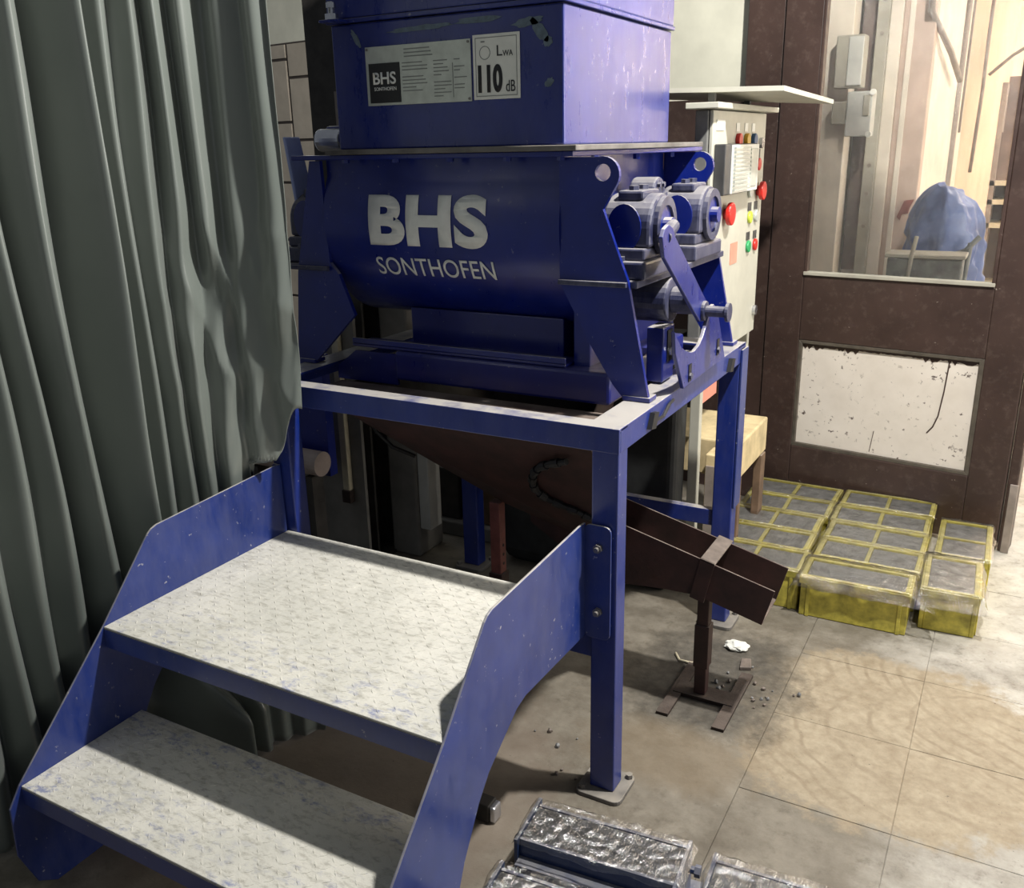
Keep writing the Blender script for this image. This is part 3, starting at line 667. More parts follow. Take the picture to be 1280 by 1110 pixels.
# end walls stiffening plates and bearing shelves
for mir in (False, True):
    f_ = (lambda x: -1.205-x) if mir else (lambda x: x)
    x0, x1 = sorted((f_(-0.252), f_(-0.060)))
    MB().box(x0, x1, 0.2385, 0.9195, 1.214, 1.230).build('bearing_shelf', 'bearing_blue', mx, bevel=0.002)
    x0, x1 = sorted((f_(-0.252), f_(-0.078)))
    MB().box(x0, x1, 0.214, 0.2255, 1.218, 1.230).build('shelf_edge', 'bearing_blue', mx, bevel=0.002)
def bearing(y, mir):
    f_ = (lambda x: -1.205-x) if mir else (lambda x: x)
    def bx(x0, x1, *r):
        x0, x1 = sorted((f_(x0), f_(x1))); return MB().box(x0, x1, *r)
    base = bx(-0.185, -0.050, y-0.125, y+0.105, 1.2305, 1.272).build('bearing_housing', 'bearing_blue', mx, bevel=0.006)
    bx(-0.175, -0.060, y-0.105, y+0.085, 1.272, 1.300).build('foot_step', 'bearing_blue', base, bevel=0.005)
    pts = [(y-0.088, 1.300)]+[(y+0.088*math.cos(math.radians(a)), 1.345+0.075*math.sin(math.radians(a))) for a in range(180, -1, -12)]+[(y+0.088, 1.300)]
    x0, x1 = sorted((f_(-0.178), f_(-0.055)))
    MB().prism(pts, x0, x1, 'x').build('housing_cap', 'bearing_blue', base, bevel=0.008)
    MB().box(min(f_(-0.15), f_(-0.085)), max(f_(-0.15), f_(-0.085)), y-0.055, y+0.055, 1.405, 1.428).build('top_boss', 'bearing_blue', base, bevel=0.006)
    sgn = -1 if mir else 1
    MB().ring((f_(-0.056), y, 1.345), (sgn, 0, 0), 0.048, 0.068, 0.012).build('end_ring', 'bearing_blue', base)
    MB().cyl((f_(-0.056), y, 1.345), (f_(-0.050), y, 1.345), 0.048, seg=24).build('end_cover', 'mixer_blue', base)
    MB().cyl((f_(-0.050), y, 1.345), (f_(-0.030), y, 1.345), 0.020, seg=16).build('shaft_end', 'mixer_blue', base)
    for dx, dy, z_ in ((-0.118, -0.112, 1.272), (-0.118, 0.094, 1.272), (-0.118, -0.030, 1.428), (-0.118, 0.03, 1.428)):
        MB().cyl((f_(dx), y+dy, z_), (f_(dx), y+dy, z_+0.010), 0.013, seg=6).build('bolt', 'bearing_blue', base)
    # oval machined recess on the side facing the front
    MB().prism([(f_(-0.118)+0.042*math.cos(2*math.pi*k/24), 1.345+0.055*math.sin(2*math.pi*k/24)) for k in range(24)], y-0.092, y-0.086, 'y').build('side_disc', 'mixer_blue', base)
for y in (0.385, 0.755):
    bearing(y, False); bearing(y, True)
o = MB().cyl((-0.205, 0.575, 1.405), (-0.135, 0.575, 1.405), 0.045, seg=24).build('coupling_cap', 'bearing_blue', mx, bevel=0.006)
for k in range(6):
    a = 2*math.pi*k/6; MB().cyl((-0.135, 0.575+0.03*math.cos(a), 1.405+0.03*math.sin(a)), (-0.127, 0.575+0.03*math.cos(a), 1.405+0.03*math.sin(a)), 0.007, seg=6).build('cap_bolt', 'bearing_blue', o)
MB().box(-0.251, -0.135, 0.545, 0.605, 1.33, 1.37).build('coupling_bracket', 'bearing_blue', mx, bevel=0.004)
# discharge gate gear at the right end
ga = MB().box(-0.250, -0.205, 0.30, 0.918, 0.955, 1.212).build('gate_housing', 'mixer_blue', mx, bevel=0.003)
MB().cyl((-0.204, 0.49, 1.152), (-0.060, 0.49, 1.152), 0.058, seg=26).build('gate_hub', 'bearing_blue', mx, bevel=0.005)
MB().cyl((-0.060, 0.49, 1.152), (-0.001, 0.49, 1.152), 0.034, seg=20).build('hub_nose', 'bearing_blue', mx, bevel=0.004)
# lever plate, slanted
lv = [(0.205, 1.335), (0.218, 1.352), (0.245, 1.360), (0.275, 1.350), (0.290, 1.330), (0.560, 1.135), (0.568, 1.115), (0.545, 1.095), (0.500, 1.098), (0.222, 1.290)]
MB().prism(lv, 0.0, 0.010, 'x').build('lever', 'hopper_blue', mx, bevel=0.002)
MB().cyl((-0.001, 0.245, 1.330), (-0.030, 0.385, 1.345), 0.016, seg=14).build('lever_link', 'bearing_blue', mx)
MB().cyl((0.011, 0.525, 1.122), (0.070, 0.525, 1.122), 0.014, seg=16).cyl((0.070, 0.525, 1.122), (0.078, 0.525, 1.122), 0.024, seg=20).build('lever_pin', 'bearing_blue', mx)
MB().cyl((-0.004, 0.525, 1.122), (0.018, 0.525, 1.122), 0.026, seg=20).build('lever_boss', 'bearing_blue', mx, bevel=0.003)
# quadrant plate with a scooped edge, hung in front of the beam
qd = [(0.275, 1.115), (0.300, 1.088), (0.33, 1.066), (0.365, 1.050), (0.400, 1.040), (0.43, 1.038), (0.465, 1.045), (0.49, 1.060), (0.510, 1.080), (0.525, 1.100), (0.545, 1.128), (0.575, 1.132), (0.612, 1.110), (0.700, 0.966), (0.355, 0.958), (0.285, 1.060)]
MB().prism(qd, 0.012, 0.022, 'x').build('quadrant_plate', 'hopper_blue', mx, bevel=0.002)
for y_, z_ in ((0.395, 0.99), (0.625, 1.010)):
    MB().box(0.0225, 0.024, y_-0.010, y_+0.010, z_-0.022, z_+0.022).build('slot', 'black', mx)
    MB().cyl((0.0225, y_, z_-0.008), (0.029, y_, z_-0.008), 0.009, seg=6).build('slot_bolt', 'bearing_blue', mx)
MB().box(-0.060, 0.011, 0.56, 0.60, 0.965, 1.0).build('quadrant_bracket', 'bearing_blue', mx, bevel=0.003)
MB().box(-0.095, -0.050, 0.400, 0.480, 0.955, 1.095).build('slide_guide', 'mixer_blue', mx, bevel=0.004)
MB().box(-0.050, -0.047, 0.425, 0.458, 1.005, 1.085).build('guide_slot', 'black', mx)
MB().cyl((-0.047, 0.441, 1.03), (-0.040, 0.441, 1.03), 0.012, seg=6).build('guide_bolt', 'bright_metal', mx)
# outlet below the trough
MB().box(-0.775, -0.300, 0.345, 0.80, 1.004, 1.11).build('outlet_neck', 'outlet_blue_shaded', mx, bevel=0.003)
MB().box(-0.925, -0.255, 0.262, 0.35, 1.004, 1.012).build('outlet_bar', 'outlet_blue_shaded', mx, bevel=0.002)
MB().box(-0.925, -0.255, 0.262, 0.268, 1.0125, 1.028).build('bar_web', 'mixer_blue', mx, bevel=0.002)
MB().box(-0.772, -0.130, 0.250, 0.80, 0.922, 1.003).build('outlet_box', 'outlet_blue_shaded', mx, bevel=0.008)
MB().prism([(-0.985, 0.905), (-0.985, 0.940), (-0.915, 0.992), (-0.773, 0.992), (-0.773, 0.905)], 0.262, 0.270, 'y').build('outlet_wing', 'outlet_blue_shaded', mx)
# hopper
HX0, HX1, HY0, HY1 = -0.866, -0.226, 0.200, 0.880
hp = MB().box(HX0, HX1, HY0, HY1, 1.533, 1.824).build('hopper', 'hopper_blue', mx, bevel=0.004)
MB().box(HX0-0.010, HX1+0.007, HY0-0.006, HY1+0.008, 1.826, 1.836).build('hopper_lip', 'hopper_blue', hp, bevel=0.002)
MB().box(HX0-0.006, HX1+0.004, HY0-0.005, HY1+0.005, 1.837, 2.25).build('hopper_extension', 'hopper_blue', hp, bevel=0.003)
b = MB().cyl((-0.832, 0.165, 1.832), (-0.832, 0.165, 1.845), 0.016, seg=6).cyl((-0.832, 0.165, 1.845), (-0.832, 0.165, 1.872), 0.008, seg=10).cyl((-0.832, 0.165, 1.858), (-0.832, 0.165, 1.870), 0.012, seg=6)
b.build('clamp_bolt', 'bright_metal', hp)
MB().box(-0.862, -0.80, 0.15, 0.190, 1.826, 1.832).build('clamp_tab', 'hopper_blue', hp, bevel=0.002)
rs = random.Random(5)
for cx, cz, w_, h_, an in ((-0.285, 1.772, 0.030, 0.012, -0.9), (-0.315, 1.792, 0.038, 0.009, 0.1), (-0.265, 1.748, 0.012, 0.010, 0.4), (-0.60, 1.800, 0.09, 0.006, 0.03), (-0.79, 1.790, 0.022, 0.007, -1.0), (-0.44, 1.806, 0.06, 0.007, 0.02), (-0.262, 1.665, 0.012, 0.008, 0.7)):
    P_ = []
    for k in range(18):
        a = 2*math.pi*k/18; r_ = 1+rs.uniform(-0.18, 0.18); u, v = w_*r_*math.cos(a), h_*r_*math.sin(a)
        P_.append((cx+u*math.cos(an)-v*math.sin(an), cz+u*math.sin(an)+v*math.cos(an)))
    MB().prism(P_, 0.1985, 0.1998, 'y').build('cement_splash', 'splash_grey', hp)
# type plate and noise plate
pt = MB().box(-0.763, -0.462, 0.1965, 0.1995, 1.634, 1.768).build('type_plate', 'plate_silver', hp, bevel=0.0008); pt['label'] = 'silver type plate with a black logo square'
PY = 0.196
def onfront(x0, z0, y=PY): return lambda u, v, d: (x0+u, y-d, z0+v)
MB().box(-0.754, -0.662, 0.1952, 0.1964, 1.640, 1.730).build('logo_square', 'print_black', pt)
text_on('logo_text', 'BHS', onfront(-0.742, 1.682, 0.1952), 0.068, 0.028, 'letter_white', pt, 0.02)
text_on('logo_text', 'SONTHOFEN', onfront(-0.740, 1.668, 0.1952), 0.066, 0.008, 'letter_white', pt, 0.01)
rr = random.Random(3)
for k in range(3):
    MB().box(-0.648, -0.575+0.004*k, 0.1958, 0.1964, 1.756-0.008*k, 1.7585-0.008*k).build('print_line', 'print_grey', pt)
for k in range(11):
    z_ = 1.726-0.0078*k
    for a, b2 in ((-0.655, -0.575), (-0.565, -0.515), (-0.508, -0.472)):
        if rr.random() < 0.85:
            MB().box(a, a+(b2-a)*rr.uniform(0.4, 1.0), 0.1958, 0.1964, z_, z_+0.0022).build('print_line', 'print_grey', pt)
MB().box(-0.5125, -0.511, 0.1958, 0.1964, 1.645, 1.720).build('print_line', 'print_grey', pt)
for x_, z_ in ((-0.757, 1.762), (-0.468, 1.762), (-0.468, 1.640)): MB().cyl((x_, 0.1964, z_), (x_, 0.194, z_), 0.003, seg=8).build('rivet', 'bolt_metal', pt)
npl = MB().box(-0.456, -0.334, 0.1965, 0.1995, 1.636, 1.774).build('noise_plate', 'sticker_white', hp, bevel=0.0008); npl['label'] = 'white noise plate reading 110 dB'
for a in ((-0.449, -0.341, 1.6425, 1.644), (-0.449, -0.341, 1.766, 1.7675), (-0.449, -0.4478, 1.6425, 1.7675), (-0.3422, -0.341, 1.6425, 1.7675)):
    MB().box(a[0], a[1], 0.1958, 0.1964, a[2], a[3]).build('frame_line', 'print_grey', npl)
text_on('plate_text', '110', onfront(-0.443, 1.650), 0.064, 0.060, 'print_black', npl, 0.045)
text_on('plate_text', 'dB', onfront(-0.370, 1.651), 0.024, 0.024, 'print_black', npl, 0.0)
text_on('plate_text', 'L', onfront(-0.392, 1.727), 0.014, 0.022, 'print_black', npl, 0.0)
text_on('plate_text', 'WA', onfront(-0.377, 1.726), 0.026, 0.012, 'print_black', npl, 0.0)
b = MB().ring((-0.424, 0.1964, 1.735), (0, -1, 0), 0.013, 0.0145, 0.0005, 20)
b.build('plate_mark', 'print_grey', npl)
MB().box(-0.434, -0.424, 0.1958, 0.1964, 1.757, 1.760).build('plate_mark', 'print_grey', npl)
# lettering on the trough
def ontrough(x0, z0): return lambda u, v, d: (x0+u, front_y(z0+v)-0.0018-d, z0+v)
text_on('lettering', 'BHS', ontrough(-0.805, 1.292), 0.362, 0.130, 'letter_white', mx, 0.046, 1.04, cuts=14)
text_on('lettering', 'SONTHOFEN', ontrough(-0.800, 1.214), 0.362, 0.048, 'letter_white', mx, 0.004, 1.02, cuts=6)
# drive at the left end: pale guard strip, pulley, small motor
gd = MB().prism([(0.30, 1.57), (0.36, 1.57), (0.42, 1.30), (0.46, 0.98), (0.40, 0.98), (0.34, 1.30)], -1.150, -1.138, 'x').build('belt_guard', 'pale_blue', mx, bevel=0.003)
MB().box(-1.150, -1.09, 0.335, 0.350, 1.385, 1.395).build('guard_tab', 'bright_metal', gd)
MB().cyl((-1.13, 0.44, 1.56), (-1.04, 0.44, 1.56), 0.032, seg=20).build('drive_pulley', 'bright_metal', mx, bevel=0.004)
MB().box(-1.13, -0.98, 0.46, 0.53, 1.5335, 1.60).build('drive_motor', 'mixer_blue', mx, bevel=0.01)
MB().cyl((-1.16, 0.50, 1.30), (-1.06, 0.50, 1.30), 0.09, seg=24).build('drive_wheel', 'mixer_blue', mx, bevel=0.004)

# ------------------------------------------------------------------ discharge chute
ch = thing('discharge_chute', 'brown primed steel funnel and sloping open chute under the mixer', 'chute', (-0.2, 0.52, 0))
def loft(name, top, bot, mat, th=0.004):
    b = MB(); T = [b.bm.verts.new(p) for p in top]; B = [b.bm.verts.new(p) for p in bot]; n = len(T)
    for i in range(n): b.bm.faces.new((T[i], T[(i+1) % n], B[(i+1) % n], B[i]))
    return b.build(name, mat, ch, solid=th)
loft('funnel', [(-0.93, 0.100, 0.900), (-0.125, 0.100, 0.900), (-0.38, 0.905, 0.900), (-0.93, 0.905, 0.900)],
     [(-0.54, 0.445, 0.525), (-0.165, 0.445, 0.435), (-0.30, 0.605, 0.50), (-0.54, 0.605, 0.525)], 'primer_brown')
b = MB(); b.box(-0.96, -0.095, 0.060, 0.245, 0.9005, 0.9045); b.box(-0.125, -0.095, 0.245, 0.90, 0.9005, 0.9045); b.box(-0.96, -0.125, 0.84, 0.90, 0.9005, 0.9045)
b.build('funnel_rim', 'primer_brown', ch)
ctop = lambda x: 0.418-0.255*(x-0.252)
def wall(y0, y1):
    return MB().prism([(-0.46, ctop(-0.46)), (0.258, ctop(0.258)), (0.230, ctop(0.23)-0.112), (0.05, ctop(0.05)-0.112), (-0.05, 0.355), (-0.16, 0.345), (-0.30, 0.385), (-0.46, 0.48)], y0, y1, 'y').build('chute_side', 'primer_brown', ch, bevel=0.001)
wall(0.447, 0.452); wall(0.600, 0.605)
MB().prism([(-0.46, ctop(-0.46)-0.107), (0.231, ctop(0.231)-0.107), (0.230, ctop(0.23)-0.112), (-0.46, ctop(-0.46)-0.112)], 0.4525, 0.5995, 'y').build('chute_floor', 'primer_brown', ch)
b = MB(); 
b.prism([(0.058, ctop(0.058)+0.001), (0.098, ctop(0.098)+0.001), (0.098, ctop(0.098)+0.006), (0.058, ctop(0.058)+0.006)], 0.440, 0.612, 'y')
b.build('strap', 'strap_grey', ch, bevel=0.001)
MB().prism([(0.058, ctop(0.058)+0.006), (0.098, ctop(0.098)+0.006), (0.072, ctop(0.072)-0.122), (0.032, ctop(0.032)-0.122)], 0.440, 0.4465, 'y').build('strap', 'primer_brown', ch, bevel=0.001)
MB().box(0.036, 0.070, 0.506, 0.540, 0.012, 0.335).build('stand_leg', 'primer_brown', ch, bevel=0.003)
MB().box(0.032, 0.074, 0.502, 0.544, 0.10, 0.235).build('leg_sleeve', 'primer_brown', ch, bevel=0.002)
MB().box(-0.02, 0.155, 0.490, 0.556, 0.0005, 0.012).build('foot_cross', 'rust_dark', ch, bevel=0.001)
for x_ in (-0.03, 0.130):
    MB().box(x_, x_+0.035, 0.375, 0.68, 0.0005, 0.010).build('foot_bar', 'rust_dark', ch, bevel=0.001)
MB().box(-0.585, -0.550, 0.42, 0.455, 0.012, 0.53).build('stand_leg', 'primer_pink', ch, bevel=0.003)
MB().box(-0.590, -0.545, 0.415, 0.460, 0.10, 0.30).build('leg_sleeve', 'primer_brown', ch, bevel=0.002)
MB().box(-0.63, -0.50, 0.38, 0.49, 0.0005, 0.012).build('foot_cross', 'rust_dark', ch, bevel=0.001)
for z_ in (0.33, 0.36, 0.39): MB().cyl((-0.549, 0.437, z_), (-0.5485, 0.437, z_), 0.005, seg=10).build('leg_hole', 'black', ch)
# chain of black links hanging over the funnel front
cp = [(-0.20, 0.80), (-0.245, 0.785), (-0.285, 0.765), (-0.318, 0.735), (-0.338, 0.70), (-0.345, 0.665), (-0.325, 0.635), (-0.285, 0.615), (-0.245, 0.60), (-0.215, 0.58), (-0.195, 0.555), (-0.188, 0.53)]
def yfun(z): return 0.100+(0.900-z)/(0.900-0.48)*0.345-0.034
for i in range(len(cp)-1):
    for s in (0.0, 0.5):
        x0 = cp[i][0]*(1-s)+cp[i+1][0]*s; z0 = cp[i][1]*(1-s)+cp[i+1][1]*s
        dx, dz = (cp[i+1][0]-cp[i][0])/2, (cp[i+1][1]-cp[i][1])/2
        MB().tube([(x0-dx*0.1, yfun(z0), z0-dz*0.1), (x0+dx*0.9, yfun(z0+dz), z0+dz*0.9)], 0.0120 if s else 0.0085, 8).build('chain_link', 'black', ch)

# ------------------------------------------------------------------ control panel with canopy
cp_ = thing('control_panel', 'cream control panel with coloured buttons under a sheet canopy', 'control panel', (-0.18, 1.4, 0))
PX = -0.150
def cface(y0, y1, z0, z1, d0, d1): return MB().box(PX+d0, PX+d1, y0, y1, z0, z1)
cface(1.05, 1.67, 0.855, 1.622, -0.055, -0.014).build('body', 'cabinet_edge', cp_, bevel=0.004)
cdoor = cface(1.055, 1.67, 0.855, 1.622, -0.012, 0.0).build('door', 'cabinet_grey', cp_, bevel=0.003)
cface(1.085, 1.165, 1.565, 1.595, 0.0005, 0.003).build('label_plate', 'sticker_white', cdoor)
for y_, mat in ((1.315, 'red'), (1.412, 'amber'), (1.50, 'lamp_blue')):
    MB().cyl((PX, y_, 1.535), (PX+0.014, y_, 1.535), 0.022, seg=18).build('indicator_lamp', mat, cdoor, bevel=0.003)
    cface(y_-0.018, y_+0.018, 1.562, 1.588, 0.0005, 0.002).build('lamp_tag', 'sticker_white', cdoor)
for y_, z_ in ((1.60, 1.525), (1.645, 0.935)):
    MB().cyl((PX, y_, z_), (PX+0.012, y_, z_), 0.018, seg=14).build('lock', 'bright_metal', cdoor)
for y_, z_, mat in ((1.495, 1.455, 'green'), (1.585, 1.455, 'red'), (1.495, 1.368, 'plate_silver'), (1.590, 1.280, 'plate_silver'), (1.510, 1.280, 'yellow_green'), (1.510, 1.180, 'green'), (1.60, 1.178, 'red')):
    MB().cyl((PX, y_, z_), (PX+0.010, y_, z_), 0.021, seg=18).build('push_button', mat, cdoor, bevel=0.003)
    cface(y_-0.022, y_+0.022, z_+0.022, z_+0.05, 0.0005, 0.002).build('button_tag', 'dark_grey', cdoor)
for y_, z_, r_ in ((1.215, 1.312, 0.036), (1.60, 1.365, 0.032)):
    MB().cyl((PX, y_, z_), (PX+0.012, y_, z_), 0.018, seg=18).cyl((PX+0.012, y_, z_), (PX+0.028, y_, z_), r_, seg=24).build('stop_button', 'red', cdoor, bevel=0.004)
cface(1.30, 1.38, 1.14, 1.21, 0.0005, 0.002).build('warning_tag', 'salmon', cdoor)
# meter with a ribbed cover
mt_ = cface(1.075, 1.44, 1.375, 1.525, 0.0005, 0.035).build('ribbed_cover', 'dark_grey', cdoor, bevel=0.003)
cface(1.14, 1.44, 1.378, 1.522, 0.035, 0.040).build('cover_face', 'sticker_white', mt_)
for k in range(11): cface(1.145, 1.32, 1.385+0.0125*k, 1.391+0.0125*k, 0.040, 0.048).build('rib', 'plate_silver', mt_)
cface(1.34, 1.42, 1.39, 1.51, 0.040, 0.044).build('dial', 'plate_silver', mt_, bevel=0.01)
# canopy
def sheet(name, pts, mat, th):
    b = MB(); b.bm.faces.new([b.bm.verts.new(p) for p in pts]); return b.build(name, mat, cp_, solid=th)
sheet('canopy', [(-0.52, 1.12, 1.690), (0.035, 1.12, 1.676), (0.075, 1.66, 1.652), (-0.52, 1.70, 1.690)], 'cabinet_grey', 0.014)
MB().prism([(1.00, 1.625), (1.72, 1.625), (1.72, 1.642), (1.00, 1.642)], PX-0.07, PX+0.03, 'x').build('top_rail', 'cabinet_grey', cp_, bevel=0.002)
for y_ in (1.15, 1.55): MB().box(PX-0.05, PX-0.03, y_, y_+0.02, 1.64, 1.682).build('canopy_bracket', 'cabinet_edge', cp_)
MB().box(-0.215, -0.180, 1.145, 1.175, 0.0, 0.86).build('post', 'cabinet_grey', cp_, bevel=0.003)
MB().box(-0.215, -0.180, 1.70, 1.73, 0.0, 1.626).build('post', 'cabinet_grey', cp_, bevel=0.003)
MB().box(-0.195, -0.19, 1.18, 1.36, 0.68, 0.855).build('warning_plate', 'salmon', cp_)

# ------------------------------------------------------------------ wooden bench behind the leg
wb = thing('wooden_bench', 'low pale timber bench with a thick plank top behind the rear leg', 'bench', (-0.25, 1.5, 0))
MB().box(-0.42, -0.075, 1.31, 1.68, 0.385, 0.52).build('plank', 'wood_pale', wb, bevel=0.006)
for x_, y_ in ((-0.41, 1.33), (-0.10, 1.60)): MB().box(x_, x_+0.03, y_, y_+0.06, 0, 0.385).build('leg', 'wood_brown', wb, bevel=0.003)
MB().box(-0.11, -0.08, 1.33, 1.36, 0, 0.385).build('leg', 'wood_brown', wb, bevel=0.003)
t = thing('cable_drum_box', 'small pale wooden box on end below the bench top beside the white post', 'box', (-0.17, 1.25, 0))
MB().box(-0.17, -0.10, 1.20, 1.29, 0.0, 0.50).build('box_body', 'wood_pale', t, bevel=0.004)
MB().box(-0.165, -0.115, 1.192, 1.2, 0.06, 0.46).build('box_opening', 'pipe_grey', t)

# ------------------------------------------------------------------ yellow cube moulds
MZ = 0.148
def film_sheet(name, fn, nu, nv, parent): return MB().grid(fn, nu, nv).build(name, 'film_clear', parent, smooth=False)
def mould(name, L, Wd, label, group, single=False, body='mould_yellow', fill='mortar_grey'):
    t = thing(name, label, 'mould', (0, 0, 0), group)
    h = MZ
    b = MB(); wt = 0.014
    b.box(0, L, 0, wt, 0, h); b.box(0, L, Wd-wt, Wd, 0, h); b.box(0, wt, wt, Wd-wt, 0, h); b.box(L-wt, L, wt, Wd-wt, 0, h); b.box(wt, L-wt, wt, Wd-wt, 0, 0.012)
    bd = b.build('shell', body, t, bevel=0.0025)
    b = MB(); r0 = 0.006
    b.box(-r0, L+r0, -r0, 0, h-0.030, h-0.004); b.box(-r0, L+r0, Wd, Wd+r0, h-0.030, h-0.004); b.box(-r0, 0, 0, Wd, h-0.030, h-0.004); b.box(L, L+r0, 0, Wd, h-0.030, h-0.004)
    b.build('rim', body, t, bevel=0.0025)
    for x_ in ((0.02, L-0.03) if not single else (0.02, L-0.03)):
        MB().box(x_, x_+0.012, -0.006, 0, 0.0, h-0.03).build('rib', body, t, bevel=0.002)
    n = 1 if single else 2
    cw_ = (L-2*wt-(n-1)*0.014)/n
    for k in range(n):
        x0 = wt+k*(cw_+0.014)
        MB().box(x0+0.0005, x0+cw_-0.0005, wt+0.0005, Wd-wt-0.0005, 0.013, h-0.007).build('mortar_fill', fill, t, bevel=0.002)
        if k < n-1: MB().box(x0+cw_, x0+cw_+0.014, wt, Wd-wt, 0.012, h-0.002).build('divider', body, t, bevel=0.002)
    return t
ml = []
m0 = mould('cube_mould', 0.335, 0.165, '', 'yellow cube moulds on the floor')
spots = []
for i, y in enumerate((1.318, 1.492, 1.668, 1.850)): spots.append((0.200+0.008*random.uniform(-1, 1), y, random.uniform(-1.2, 1.2), 'b', i))
for i, y in enumerate((1.155, 1.328, 1.500, 1.672, 1.845)): spots.append((-0.160+0.012*random.uniform(-1, 1), y, random.uniform(-1.5, 1.5), 'a', i))
ordn = ['first', 'second', 'third', 'fourth', 'fifth']
for k, (x, y, a, colm, i) in enumerate(spots):
    o = m0 if k == 0 else copy_tree(m0)
    o.location = (x, y, 0.001); o.rotation_euler = (0, 0, math.radians(a))
    if colm == 'b': o['label'] = 'yellow two-cell mould, %s behind the film-wrapped long single-cell mould' % ordn[i]
    else: o['label'] = ('yellow two-cell mould, %s of the row beside the bench, counted from the chute end' % ordn[i])
ms = mould('cube_mould', 0.335, 0.155, 'yellow mould with one long grey cell wrapped in loose clear film', 'yellow cube moulds on the floor', single=True)
ms.location = (0.198, 1.135, 0.001); ms.rotation_euler = (0, 0, math.radians(1.0))
mr = mould('cube_mould', 0.275, 0.165, 'yellow mould set crosswise and draped in glossy film, outermost front corner', 'yellow cube moulds on the floor', single=True)
mr.location = (0.728, 1.222, 0.001); mr.rotation_euler = (0, 0, math.radians(92))
mr2 = mould('cube_mould', 0.335, 0.165, 'yellow two-cell mould set crosswise against the door, outermost corner', 'yellow cube moulds on the floor')
mr2.location = (0.742, 1.515, 0.001); mr2.rotation_euler = (0, 0, math.radians(91))
# clear film draped over moulds: local sheet that lies on the top and hangs over the edges, crumpled
def drape(parent, L, Wd, over, seed, h=MZ, n=34, amp=0.008, tail=None):
    def fn(u, v):
        x = -over+(L+2*over)*u; y = -over*0.7+(Wd+1.0*over)*v
        ox = max(0, -x-0.008, x-L-0.008); oy = max(0, -y-0.008, y-Wd-0.008); ov = max(ox, oy)
        nz = mnoise.noise(Vector((x*38+seed, y*38, 0.3*seed)))
        nz2 = mnoise.noise(Vector((x*14+seed*2, y*16, 4.1)))
        k = min(1.0, ov/0.012)
        z = h+0.004+amp*abs(nz)*(1-0.4*k)-min(ov*0.9, h*0.8)
        px = min(max(x, -0.014), L+0.014) if ov < 1e-4 else (x if ox == 0 else (L+0.009+ox*0.45+0.01*nz2 if x > L else -0.009-ox*0.45+0.01*nz2))
        py = y if oy == 0 else (Wd+0.009+oy*0.3+0.01*nz2 if y > Wd else -0.009-oy*0.35+0.012*nz2)
        if tail and x > L: px += tail*(ox/over)*max(0, 1-y/Wd*0.6)
        return (px, py, max(0.003, z))
    b = MB().grid(fn, n, int(n*0.7))
    o = b.build('plastic_film', 'film_clear', None, smooth=True); o.parent = parent
    return o
drape(ms, 0.335, 0.155, 0.075, 1.3, tail=0.05, n=44)
drape(mr, 0.275, 0.165, 0.07, 5.1, tail=0.02, n=40)
for i_, o in enumerate([x for x in COL.objects if x.name.startswith('cube_mould') and x not in (ms, mr)]):
    drape(o, 0.335, 0.165, 0.020, 2.0+i_, n=26, amp=0.006)

# ------------------------------------------------------------------ blue steel moulds in front
def bmould(label, loc, rz, seed):
    t = thing('steel_mould', label, 'mould', (0, 0, 0), 'blue steel moulds under film')
    L, Wd, h = 0.335, 0.118, 0.125; wt = 0.008
    b = MB(); b.box(0, L, 0, wt, 0.01, h); b.box(0, L, Wd-wt, Wd, 0.01, h); b.build('side_wall', 'mould_blue', t, bevel=0.001)
    for x_ in (-0.008, L): MB().box(x_, x_+0.008, -0.012, Wd+0.012, 0.004, h+0.006).build('end_plate', 'mould_blue', t, bevel=0.001)
    MB().box(-0.03, L+0.03, -0.035, Wd+0.035, 0.0, 0.008).build('base_plate', 'mould_blue', t, bevel=0.001)
    MB().box(0.0, L, -0.030, 0, 0.075, 0.082).build('side_flange', 'mould_blue', t, bevel=0.001)
    MB().box(0.0, L, Wd, Wd+0.030, 0.075, 0.082).build('side_flange', 'mould_blue', t, bevel=0.001)
    MB().box(0.0005, L-0.0005, wt+0.0005, Wd-wt-0.0005, 0.009, h-0.003).build('mortar_fill', 'mortar_dark', t)
    for y_ in (0.02, Wd-0.02): MB().cyl((L+0.008, y_, 0.085), (L+0.03, y_, 0.085), 0.008, seg=8).cyl((L+0.022, y_, 0.085), (L+0.034, y_, 0.085), 0.013, seg=6).build('clamp_nut', 'mould_blue', t)
    t.location = loc; t.rotation_euler = (0, 0, math.radians(rz))
    f_ = drape(t, L, Wd, 0.03, seed, h=h+0.004, n=70, amp=0.008)
    return t
bmould('blue steel mould wrapped in crinkled film, between the frame foot and another such mould', (-0.068, -0.355, 0.001), 5, 11.0)
bmould('blue steel mould wrapped in crinkled film, against the foot of the steps', (-0.050, -0.560, 0.001), 5, 23.0)
bmould('blue steel mould wrapped in crinkled film, standing apart to the side of the pair', (0.330, -0.335, 0.001), 4, 37.0)

